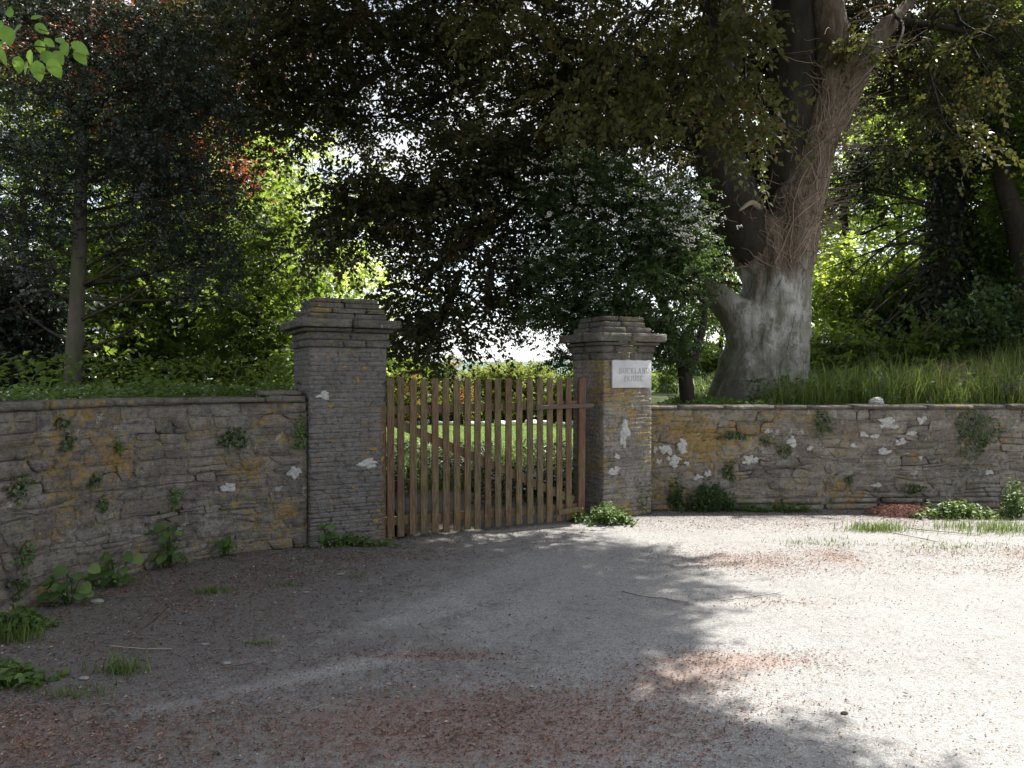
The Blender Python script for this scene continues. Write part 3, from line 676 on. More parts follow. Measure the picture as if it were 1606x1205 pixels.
for (u, v, a, b) in ((0.06, 1.79, .03, .03), (0.17, 1.79, .035, .02), (0.33, 1.70, .04, .025), (0.53, 1.69, .045, .03), (0.46, 1.58, .03, .05), (0.2, 1.33, .055, .03), (0.22, .99, .03, .025), (0.62, .90, .07, .025), (0.08, .82, .035, .025),
                     (0.42, .55, .035, .025), (0.2, .42, .045, .03), (0.56, .42, .03, .02), (0.66, .30, .05, .03), (0.12, .2, .04, .025), (0.64, .2, .06, .035), (0.7, .8, .03, .06), (0.6, 1.28, .03, .025)):
    patch(faceL(0), u, v, a * 0.6, b * 0.6, rg, pillarL, M['lichen_orange'], 0.005)
for (u, v, a, b) in ((0.30, 0.99, 0.085, 0.10), (0.255, 0.87, 0.05, 0.08), (0.19, 0.70, 0.04, 0.03), (0.12, 0.52, 0.08, 0.055), (0.18, .56, .04, .04)):
    patch(faceR(0), u, v, a, b, rg, pillarR, M['lichen'], 0.006)
def rw_uv(px, py):
    d = 9.05; return (px - 803) / F * d, EYE - (py - 592) / F * d
for (px, py, a, b) in ((1068, 699, 13, 10), (1042, 704, 10, 11), (1055, 722, 12, 10), (1030, 724, 5, 5), (1076, 726, 5, 4), (1173, 720, 13, 8), (1240, 692, 9, 9), (1393, 663, 20, 10), (1355, 680, 10, 5), (1375, 684, 8, 6), (1430, 681, 9, 4),
                       (1417, 694, 10, 5), (1388, 710, 11, 6), (1447, 660, 10, 6), (1374, 762, 8, 5), (1110, 742, 6, 6), (1092, 748, 8, 5), (1340, 700, 6, 4), (1203, 676, 6, 4), (1422, 710, 6, 3), (1445, 716, 6, 8), (1025, 706, 4, 5), (1558, 742, 8, 4), (1270, 703, 5, 4)):
    u, v = rw_uv(px, py); patch(rwall, u, v, a * 9.05 / F, b * 9.05 / F, rg, right_wall, M['lichen'], 0.014)
for (u, v, a, b) in ((0.13, 0.72, 0.07, 0.055), (0.72, 0.60, 0.075, 0.045), (3.12, 0.50, 0.04, 0.03), (2.85, 1.0, .02, .03)):
    patch(lwall, u, v, a, b, rg, left_wall, M['lichen'], 0.012)
# ---- name plate: BUCKLAND HOUSE
pl = thing('name_plate', 'white marble house name plate reading BUCKLAND HOUSE on the right pillar', 'sign', tuple(faceR(0)(np.array([0.37]), np.array([1.48]), np.array([0.012]))[0]), phiR)
V, Q = box((-0.27, -0.028, 0), (0.27, 0, 0.315)); me = make_mesh('slab', V, Q, M['marble']); so_ = link('slab', me, pl)
bv = so_.modifiers.new('bevel', 'BEVEL'); bv.width = 0.004; bv.segments = 2
def arc(cx, cy, rx, ry, a0, a1, n=10): 
    a = np.radians(np.linspace(a0, a1, n)); return [(cx + rx * math.cos(t), cy + ry * math.sin(t)) for t in a]
GL = {'B': (0.62, [[(0.14, 0), (0.14, 1)], [(0.0, 1), (0.3, 1)], [(0, 0), (0.3, 0)]], [arc(0.28, 0.76, 0.24, 0.24, 90, -90), arc(0.28, 0.26, 0.28, 0.26, 90, -90)]),
      'U': (0.75, [[(0.14, 1), (0.14, 0.3)], [(0.62, 1), (0.62, 0.3)], [(0, 1), (0.28, 1)], [(0.5, 1), (0.74, 1)]], [arc(0.38, 0.3, 0.24, 0.3, 180, 360)]),
      'C': (0.7, [[(0.62, 0.72), (0.62, 0.95)]], [arc(0.36, 0.5, 0.32, 0.5, 50, 310, 16)]),
      'K': (0.75, [[(0.14, 0), (0.14, 1)], [(0, 1), (0.28, 1)], [(0, 0), (0.28, 0)], [(0.16, 0.42), (0.58, 1)], [(0.48, 1), (0.72, 1)], [(0.5, 0), (0.75, 0)]], [[(0.32, 0.6), (0.62, 0.02)]]),
      'L': (0.62, [[(0.14, 0), (0.14, 1)], [(0, 1), (0.28, 1)], [(0, 0), (0.55, 0)], [(0.55, 0), (0.57, 0.25)]], []),
      'A': (0.75, [[(0.1, 0), (0.36, 1)], [(0.2, 0.36), (0.52, 0.36)], [(0, 0), (0.22, 0)], [(0.48, 0), (0.75, 0)]], [[(0.36, 1), (0.62, 0)]]),
      'N': (0.78, [[(0.14, 0), (0.14, 1)], [(0.62, 0), (0.62, 1)], [(0, 0), (0.28, 0)], [(0.5, 1), (0.75, 1)], [(0, 1), (0.16, 1)]], [[(0.14, 1), (0.62, 0.02)]]),
      'D': (0.75, [[(0.14, 0), (0.14, 1)], [(0, 1), (0.3, 1)], [(0, 0), (0.3, 0)]], [arc(0.28, 0.5, 0.38, 0.5, 90, -90, 14)]),
      'H': (0.78, [[(0.14, 0), (0.14, 1)], [(0.62, 0), (0.62, 1)], [(0.14, 0.5), (0.62, 0.5)], [(0, 0), (0.28, 0)], [(0.5, 0), (0.75, 0)], [(0, 1), (0.28, 1)], [(0.5, 1), (0.75, 1)]], []),
      'O': (0.78, [], [arc(0.38, 0.5, 0.34, 0.5, 0, 360, 22)]),
      'S': (0.58, [[(0.5, 0.75), (0.5, 0.97)], [(0.05, 0.03), (0.05, 0.27)]], [arc(0.28, 0.75, 0.2, 0.25, 50, 250, 10) + [(0.4, 0.42)] + arc(0.28, 0.25, 0.22, 0.25, 40, -140, 10)]),
      'E': (0.65, [[(0.14, 0), (0.14, 1)], [(0, 1), (0.55, 1)], [(0, 0), (0.58, 0)], [(0.14, 0.52), (0.42, 0.52)], [(0.55, 1), (0.55, 0.8)], [(0.58, 0), (0.6, 0.24)]], [])}
def lettering(txt, zc, h, xc):
    wd = sum(GL[c][0] for c in txt) + 0.16 * (len(txt) - 1); x = xc - wd * h / 2
    for c in txt:
        W, st, cv = GL[c]; bg_ = Bag()
        for pl_ in st + cv:
            p = np.array(pl_) * h
            for a, b in zip(p[:-1], p[1:]):
                d = b - a; L = np.hypot(*d) + 1e-9; v = abs(d[1]) / L; th = h * (0.05 + 0.12 * v ** 1.5) / 2
                if len(pl_) > 2: th *= 0.95
                nx, nz = -d[1] / L * th, d[0] / L * th
                e = d / L * h * 0.012; a2, b2 = a - e, b + e
                q = [(a2[0] + nx, a2[1] + nz), (a2[0] - nx, a2[1] - nz), (b2[0] - nx, b2[1] - nz), (b2[0] + nx, b2[1] + nz)]
                V = np.array([(x + u_, -0.0285, zc + w_) for u_, w_ in q] + [(x + u_, -0.0297, zc + w_) for u_, w_ in q])
                bg_.add(V, [(4, 5, 6, 7), (0, 1, 5, 4), (1, 2, 6, 5), (2, 3, 7, 6), (3, 0, 4, 7)])
        bg_.build('letter', M['letter'], so_)
        x += (W + 0.16) * h
lettering('BUCKLAND', 0.165, 0.062, 0.03); lettering('HOUSE', 0.075, 0.062, 0.02)

# ------------------------------------------------------------------ gate
GA = P(603, 592, 7.32)[:2]; GB = P(911, 592, 8.28)[:2]
gl = float(np.hypot(*(GB - GA))); gph = math.atan2(GB[1] - GA[1], GB[0] - GA[0])
gate = thing('picket_gate', 'brown timber picket gate with diagonal brace between the stone pillars', 'gate', (GA[0], GA[1], 0), gph)
rg = np.random.default_rng(31)
def board(name, p0, p1, wd, th, y, parent=gate, pointed=False, mat=M['wood'], bev=0.003):
    """a board from p0 to p1 in the gate plane (x, z)"""
    p0 = np.array(p0, float); p1 = np.array(p1, float); d = p1 - p0; L = np.hypot(*d); d /= L; s = np.array([d[1], -d[0]]) * wd / 2
    if pointed: prof = [p0 - s, p0 + s, p1 + s - d * wd * 0.34, p1 + s * 0.42, p1 - s * 0.42, p1 - s - d * wd * 0.34]
    else: prof = [p0 - s, p0 + s, p1 + s, p1 - s]
    n = len(prof); bm = bmesh.new()
    f = bm.faces.new([bm.verts.new((q[0], y - th / 2, q[1])) for q in prof]); b = bm.faces.new([bm.verts.new((q[0], y + th / 2, q[1])) for q in prof][::-1])
    bm.verts.ensure_lookup_table()
    A = bm.verts[:n]; B = bm.verts[n:]
    for i in range(n): bm.faces.new((A[i], A[(i + 1) % n], B[n - 1 - (n - 1 - (i + 1) % n) if False else (i + 1) % n], B[i]))
    bmesh.ops.recalc_face_normals(bm, faces=bm.faces)
    bmesh.ops.bevel(bm, geom=list(bm.edges), offset=bev, segments=1, affect='EDGES')
    me = bpy.data.meshes.new(name); bm.to_mesh(me); bm.free(); me.materials.append(mat)
    return link(name, me, parent)
zx = np.array([120, 185, 257, 325, 390, 458, 523, 588, 650, 713, 775, 838, 900, 968, 1028, 1087, 1145, 1203]) / 3.886 + 580
for i, px in enumerate(zx):
    # where the sight line through this picket meets the gate plane
    k = (px - 803) / F; dirv = GB - GA; t = (k * GA[1] - GA[0]) / (dirv[0] - k * dirv[1]); x = t * gl
    board('picket', (x + rg.uniform(-.004, .004), 0.035 + rg.uniform(-.006, .006)), (x + rg.uniform(-.006, .006), 1.595 + rg.uniform(-.012, .008)), 0.071, 0.02, -0.032 + rg.uniform(-.002, .002), pointed=True)
board('rail', (-0.03, 1.275), (gl - 0.05, 1.30), 0.085, 0.036, 0.0)
board('rail', (-0.03, 0.185), (gl - 0.05, 0.165), 0.085, 0.036, 0.0)
board('brace', (0.0, 1.20), (gl - 0.10, 0.245), 0.085, 0.032, -0.002)
board('stile', (-0.015, 0.04), (-0.015, 1.36), 0.06, 0.05, 0.012)
board('stile', (gl - 0.012, 0.03), (gl + 0.002, 1.60), 0.085, 0.055, -0.012, pointed=True, bev=0.006)
latch = board('latch_bar', (gl * 0.735, 1.275), (gl + 0.13, 1.29), 0.045, 0.022, -0.056, mat=M['iron'])
board('batten', (gl * 0.86, 0.135), (gl - 0.02, 0.15), 0.06, 0.018, -0.054)
V, Fc = tube([(gl * 0.74, -0.07, 1.275, 0.012), (gl * 0.74, -0.045, 1.275, 0.012)], 8); link('bolt', make_mesh('bolt', V, Fc, M['iron']), latch)
pinl = np.array([gl + 0.05, 0.0, 1.3]); V, Fc = tube([(gl + 0.02, 0.0, 1.30, 0.014), (gl + 0.2, 0.14, 1.30, 0.014), (gl + 0.34, 0.3, 1.30, 0.014)], 8); link('hinge_pin', make_mesh('hinge_pin', V, Fc, M['iron']), gate)

# ------------------------------------------------------------------ foliage machinery
EDGE_Y = np.array([0, 2.5, 3.05, 3.6, 4.1, 4.6, 5.3, 6.1, 6.8, 7.5, 8.2, 9.2]); EDGE_X = np.array([1.5, 1.45, 1.3, 0.95, 0.85, 1.0, 1.3, 1.45, 1.25, 0.6, 0.25, 0.2])  # chosen shadow edge on the drive; the crown is pruned to it
def keeps_apron_lit(p, rg, leak=0.006):
    """True where a spray may stay: sprays that would shadow the apron are pruned to keep it sunlit"""
    gx = p[:, 0] - KX * p[:, 2]; gy = p[:, 1] - KY * p[:, 2]
    e = np.interp(gy, EDGE_Y, EDGE_X) + 0.45 * (fbm(gy * 2.3, gx * 0.7, 77) - 0.45) * 2
    bad = (gx > e) & (gx < 9) & (gy < 8.75) & (gy > -1)
    return ~bad | (rg.random(len(p)) < leak)

def leaf_faces(O, D, Nn, L, W, fold=0.18):
    """rhombic folded leaves; O base, D direction, Nn normal"""
    n = len(O); Sd = nrm(np.cross(D, Nn)); L = np.broadcast_to(np.asarray(L, float), (n,))[:, None]; W = np.broadcast_to(np.asarray(W, float), (n,))[:, None]
    up = np.cross(Sd, D)
    m = O + D * L * 0.45
    V = np.stack([O, m + Sd * W / 2 + up * W * fold, O + D * L - up * L * 0.10, m - Sd * W / 2 + up * W * fold], 1).reshape(-1, 3)
    b = np.arange(n)[:, None] * 4
    Fc = np.concatenate([b + np.array([[0, 1, 2]]), b + np.array([[0, 2, 3]])])
    return V, Fc

def ell_pts(c, r, n, rg, p=2.2):
    d = nrm(rg.normal(size=(n, 3))); return np.asarray(c) + d * (rg.random((n, 1)) ** (1 / p)) * np.asarray(r)

def sprays(O, D, rg, length=0.35, k=9, L=0.07, W=0.045, droop=0.35, flat=0.8, twig=0.003):
    """twigs with alternate leaves; returns (twigV, twigF, leafV, leafF, per-leaf origin index)"""
    n = len(O); ln = length * rg.uniform(0.6, 1.25, (n, 1)); D = nrm(D)
    upv = nrm(np.array([0, 0, 1.0]) * flat + rg.normal(size=(n, 3)) * 0.35)
    Sd = nrm(np.cross(D, upv)); upv = np.cross(Sd, D)
    t = np.linspace(0.12, 1, k)[None, :, None]
    C = O[:, None] + D[:, None] * ln[:, None] * t - np.array([0, 0, 1.0]) * droop * ln[:, None] * t ** 2
    sg = np.where(np.arange(k) % 2 == 0, 1.0, -1.0)[None, :, None]
    Ld = nrm(D[:, None] * 0.55 + Sd[:, None] * sg * 0.85 + rg.normal(size=(n, k, 3)) * 0.28 - np.array([0, 0, 0.28 + droop * 0.5]))
    Ln = nrm(upv[:, None] + rg.normal(size=(n, k, 3)) * 0.38)
    sc_ = rg.uniform(0.65, 1.2, n * k)
    LV, LF = leaf_faces(C.reshape(-1, 3), Ld.reshape(-1, 3), Ln.reshape(-1, 3), L * sc_, W * sc_)
    e = C[:, -1]; m = C[:, k // 2]
    a = np.array([0.0, 2.09, 4.19]); ring = np.cos(a)[None, :, None] * Sd[:, None] + np.sin(a)[None, :, None] * upv[:, None]
    TV = np.concatenate([O[:, None] + ring * twig, m[:, None] + ring * twig * 0.7, e[:, None]], 1)   # 7 verts
    f = []
    for q in (0, 1, 2):
        q2 = (q + 1) % 3; f += [(q, q2, 3 + q2), (q, 3 + q2, 3 + q), (3 + q, 3 + q2, 6)]
    TF = (np.arange(n)[:, None, None] * 7 + np.array(f)[None]).reshape(-1, 3)
    return TV.reshape(-1, 3), TF, LV, LF

def crown(parent, blobs, rg, leafmat, twigmat, length=0.35, k=9, L=0.07, W=0.045, droop=0.35, clump=0.3, flat=0.8, axis=None, filt=True, name='crown', branch=True, rb=(0.035, 0.006),
          rfun=None, dens=1.0, leak=0.006, twig=0.003, up=0.15, hueclump=0.5):
    """blobs: (centre, radii, n_sprays, n_clumps, attach or None). Leaves are one mesh; every blob's wood is one branch."""
    TV, LVs, LR = Bag(), Bag(), []
    org = np.array(parent.location)
    for bi, (c, r, ns, nc, att) in enumerate(blobs):
        c = np.asarray(c, float); r = np.asarray(r, float); ns = int(ns * dens)
        cl = ell_pts(c, r, nc, rg)
        if filt: cl = cl[keeps_apron_lit(cl, rg, 0.03)]
        if len(cl) == 0: continue
        hue = rg.random(len(cl)); ci = rg.integers(0, len(cl), ns)
        O = cl[ci] + rg.normal(size=(ns, 3)) * clump * np.array([1, 1, 0.6])
        if filt:
            ok = keeps_apron_lit(O, rg, leak); O = O[ok]; ci = ci[ok]
        if len(O) == 0: continue
        D = nrm((O - (c - np.array([0, 0, r[2] * 0.3]))) / r) * 0.8 + rg.normal(size=O.shape) * 0.65; D[:, 2] = D[:, 2] * 0.6 + up
        a, b, l, f = sprays(O, D, rg, length, k, L, W, droop, flat, twig)
        TV.add(a - org, b)
        rr = np.repeat(np.clip(hueclump * hue[ci][:, None] + (1 - hueclump) * rg.random((len(ci), k)), 0, 1).reshape(-1), 4)
        if rfun: rr = rfun(l, rr)
        LVs.add(l - org, f, rr)
        if branch and att is not None:
            bb = Bag(); att = np.asarray(att, float); mid = (att + c) / 2 + rg.normal(size=3) * 0.08 * np.linalg.norm(c - att) + np.array([0, 0, 0.06 * np.linalg.norm(c - att)])
            main = resample([(*att, rb[0]), (*mid, rb[0] * 0.75), (*c, rb[0] * 0.4)], 9); V, Fc = tube(main, 6); bb.add(V - org, Fc)
            for q in cl[:26]:
                s = main[rg.integers(3, 9)]; m2 = (s[:3] + q) / 2 + rg.normal(size=3) * 0.09 * np.linalg.norm(q - s[:3]) + np.array([0, 0, 0.05])
                V, Fc = tube(resample([(*s[:3], min(s[3] * 0.7, rb[0] * 0.4)), (*m2, rb[1] * 1.6), (*q, rb[1] * 0.6)], 6), 4); bb.add(V - org, Fc)
            bb.build('branch', twigmat, parent)
    if LVs.n == 0: return
    tag(TV.build('twigs', twigmat, parent), kind='stuff')
    tag(LVs.build(name, leafmat, parent), kind='stuff')

def trunk_mesh(parent, pts, mat, sides=14, n=24, name='trunk', wob=0.04, rg=None):
    org = np.array(parent.location); q = resample(pts, n); V, Fc = tube(q, sides)
    V = V + 0.0
    ph = np.sin(V[:, 2] * 5 + V[:, 0] * 9) * wob * q[:, 3].mean()
    V[:, 0] += ph; V[:, 1] += np.cos(V[:, 2] * 4 + V[:, 0] * 7) * wob * q[:, 3].mean()
    return link(name, make_mesh(name, V - org, Fc, mat, True), parent)

# ------------------------------------------------------------------ the old copper beech
rg = np.random.default_rng(101)
bz = 1.25
beech = thing('copper_beech_tree', 'huge old copper beech with pale stripped trunk behind the right wall', 'tree', (3.88, 11.5, bz))
def PP(rows, d0=11.5, k=0.00983):
    return [(*P(a, b, d0 + dd), r) for a, b, dd, r in rows]
LIMBS = [
    PP([(1196, 660, 0, .70), (1197, 620, 0, .60), (1202, 560, 0, .585), (1210, 500, 0, .54), (1221, 450, 0, .475), (1227, 400, 0, .45), (1222, 350, 0.05, .46)]),
    PP([(1232, 420, -0.05, .40), (1250, 330, -0.1, .385), (1278, 245, -0.12, .31), (1292, 180, -0.12, .275), (1306, 100, -0.1, .25), (1300, 30, -0.1, .235), (1284, -60, 0, .2), (1270, -300, 0.3, .14)]),
    PP([(1286, 230, -0.12, .24), (1322, 155, -0.12, .225), (1346, 105, -0.1, .20), (1368, 70, 0, .14), (1420, 10, 0.2, .10), (1500, -60, 0.6, .06)]),
    PP([(1222, 400, 0.25, .36), (1232, 300, 0.35, .33), (1240, 200, 0.4, .30), (1240, 100, 0.4, .30), (1242, 0, 0.4, .30), (1246, -220, 0.4, .26), (1240, -450, 0.4, .14)]),
    PP([(1200, 430, 0.1, .34), (1165, 350, 0.1, .36), (1136, 280, 0.15, .35), (1120, 200, 0.2, .31), (1124, 100, 0.2, .29), (1134, 0, 0.2, .27), (1142, -160, 0.2, .22), (1130, -400, 0.2, .12)]),
    PP([(1200, 575, -.1, .42), (1172, 515, -.12, .33), (1142, 478, -.12, .25), (1102, 448, -.1, .20), (1040, 410, 0.1, .16), (985, 390, 0.4, .14)]),
    PP([(1180, 560, -0.25, .30), (1165, 615, -0.32, .33), (1150, 650, -0.38, .34)]),
    PP([(1210, 560, -0.3, .28), (1222, 610, -0.36, .30), (1230, 650, -0.42, .30)]),
    PP([(1180, 540, 0.2, .30), (1160, 600, 0.25, .36), (1145, 650, 0.3, .4)]),
]
bag = Bag()
for L_ in LIMBS:
    V, Fc = tube(resample(L_, 30), 20); bag.add(V, Fc)
tmp = bag.build('trunk', M['beech_bark'])
md = tmp.modifiers.new('r', 'REMESH'); md.mode = 'VOXEL'; md.voxel_size = 0.042
sm = tmp.modifiers.new('s', 'SMOOTH'); sm.iterations = 8; sm.factor = 0.5
dg = bpy.context.evaluated_depsgraph_get(); me = bpy.data.meshes.new_from_object(tmp.evaluated_get(dg))
bpy.data.objects.remove(tmp)
nv = len(me.vertices); co = np.empty(nv * 3, np.float32); me.vertices.foreach_get('co', co); co = co.reshape(-1, 3)
no = np.empty(nv * 3, np.float32); me.vertices.foreach_get('normal', no); no = no.reshape(-1, 3)
ang = np.arctan2(co[:, 1] - 11.5, co[:, 0] - 3.95)
fl = 0.13 * (fbm(ang * 2.4 + co[:, 2] * 0.35, co[:, 2] * 0.5, 8, 4) - 0.47) * 2 + 0.03 * (fbm(co[:, 0] * 6 + co[:, 1] * 3, co[:, 2] * 7, 15, 3) - 0.45) * 2
fl = fl + 0.012 * (fbm(co[:, 0] * 20, co[:, 2] * 14 + co[:, 1] * 9, 17, 2) - 0.4)
for (kx, ky, kr, ks) in ((1246, 487, .10, .03), (1205, 540, .07, .02), (1232, 580, .06, .02), (1175, 590, .08, .03), (1262, 305, .09, .03)):
    kp = P(kx, ky, 11.0); rr_ = np.hypot(co[:, 0] - kp[0], (co[:, 2] - kp[2]) * .8); fl = fl + (co[:, 1] < 11.5) * (ks * np.exp(-((rr_ - kr) / .035) ** 2) - ks * 1.2 * np.exp(-(rr_ / (kr * .55)) ** 2))
co = co + no * fl[:, None]
bvh_pts = [Vector(v) for v in co]; bvh = BVHTree.FromPolygons(bvh_pts, [tuple(p.vertices) for p in me.polygons])
me.vertices.foreach_set('co', (co - np.array(beech.location)).ravel()); me.polygons.foreach_set('use_smooth', np.ones(len(me.polygons), bool)); me.update()
me.materials.clear(); me.materials.append(M['beech_bark'])
link('trunk', me, beech)

# dead ivy stems still clinging above the stripped band
M['ivystem'] = plain('dead_ivy_stem', (0.29, 0.225, 0.178), 0.9, 0, 0.45, 18)
bag = Bag(); org = np.array(beech.location)
for i in range(300):
    L_ = LIMBS[[0, 1, 1, 1, 2, 2, 3, 4, 1, 0, 4][i % 11]]; q = resample(L_, 60)
    z0 = rg.uniform(2.95, 3.7) if i % 3 else rg.uniform(3.5, 6.0)
    j = int(np.argmin(abs(q[:, 2] - z0))); th = rg.uniform(-2.9, -0.1); r0 = 0.0025 + 0.012 * rg.random() ** 4; path = []
    dth = rg.normal() * 0.05
    for s in range(rg.integers(10, 30)):
        if j + s >= len(q): break
        c = q[j + s]; dth += rg.normal() * 0.05; th += dth
        dirv = Vector((math.cos(th), math.sin(th), 0.0))
        st = Vector(c[:3]) + dirv * 1.6
        hit, nn, _, _ = bvh.ray_cast(st, -dirv)
        if hit is None: break
        if (hit - Vector(c[:3])).length > 0.9: break
        path.append((*(hit + nn * r0 * 0.6), r0 * (1 - s * 0.02) * rg.uniform(0.85, 1.1)))
    if len(path) > 3:
        V, Fc = tube(resample(path, len(path) * 2), 5); bag.add(V - org, Fc)
tag(bag.build('ivy_stems', M['ivystem'], beech, True), kind='stuff')
bag = Bag()
for i in range(520):
    L_ = LIMBS[[1, 2, 0, 4, 3, 1, 1, 2][i % 8]]; q = resample(L_, 60); z0 = rg.uniform(3.1, 7.0); c = q[int(np.argmin(abs(q[:, 2] - z0)))]
    th = rg.choice([rg.uniform(-0.9, 0.5), rg.uniform(-2.6, -0.4), rg.uniform(-3.6, -2.6)], p=[.55, .3, .15]); dv = np.array([math.cos(th), math.sin(th), rg.uniform(-0.25, 0.35)])
    hit, nn, _, _ = bvh.ray_cast(Vector(c[:3]) + Vector(dv) * 1.6, -Vector(dv))
    if hit is None or (hit - Vector(c[:3])).length > 0.8: continue
    p = np.array(hit); ln = rg.uniform(0.15, 0.85); rr = rg.uniform(0.0025, 0.006); pts = [(*(p - dv * 0.02), rr)]
    d = dv.copy()
    for s in range(5):
        d = nrm(d + rg.normal(size=3) * 0.28 + np.array([0, 0, 0.06])); p = p + d * ln / 5; pts.append((*p, rr * (1 - s * 0.16)))
    V, Fc = tube(pts, 4); bag.add(V - org, Fc)
tag(bag.build('dead_twigs', M['ivystem'], beech), kind='stuff')
# dark bark sleeves paint the shade onto the left and middle leaders
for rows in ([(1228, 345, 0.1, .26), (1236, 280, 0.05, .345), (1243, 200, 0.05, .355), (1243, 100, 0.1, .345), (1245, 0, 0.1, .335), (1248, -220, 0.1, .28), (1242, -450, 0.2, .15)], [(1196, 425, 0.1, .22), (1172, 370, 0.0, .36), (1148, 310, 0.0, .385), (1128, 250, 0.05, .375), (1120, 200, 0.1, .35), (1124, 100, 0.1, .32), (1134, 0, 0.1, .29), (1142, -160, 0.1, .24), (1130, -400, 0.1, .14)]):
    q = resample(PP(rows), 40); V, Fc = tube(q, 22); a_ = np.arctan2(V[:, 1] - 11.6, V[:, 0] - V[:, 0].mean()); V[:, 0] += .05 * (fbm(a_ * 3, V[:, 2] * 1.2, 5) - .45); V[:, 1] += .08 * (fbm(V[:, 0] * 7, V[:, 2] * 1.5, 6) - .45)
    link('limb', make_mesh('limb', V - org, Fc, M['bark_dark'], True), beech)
# a broken stub on the left leader
V, Fc = tube(resample([(*P(1190, 325, 11.15), .05), (*P(1178, 318, 10.95), .04), (*P(1160, 330, 10.8), .02)], 8), 8); link('stub', make_mesh('stub', V - org, Fc, M['ivystem'], True), beech)

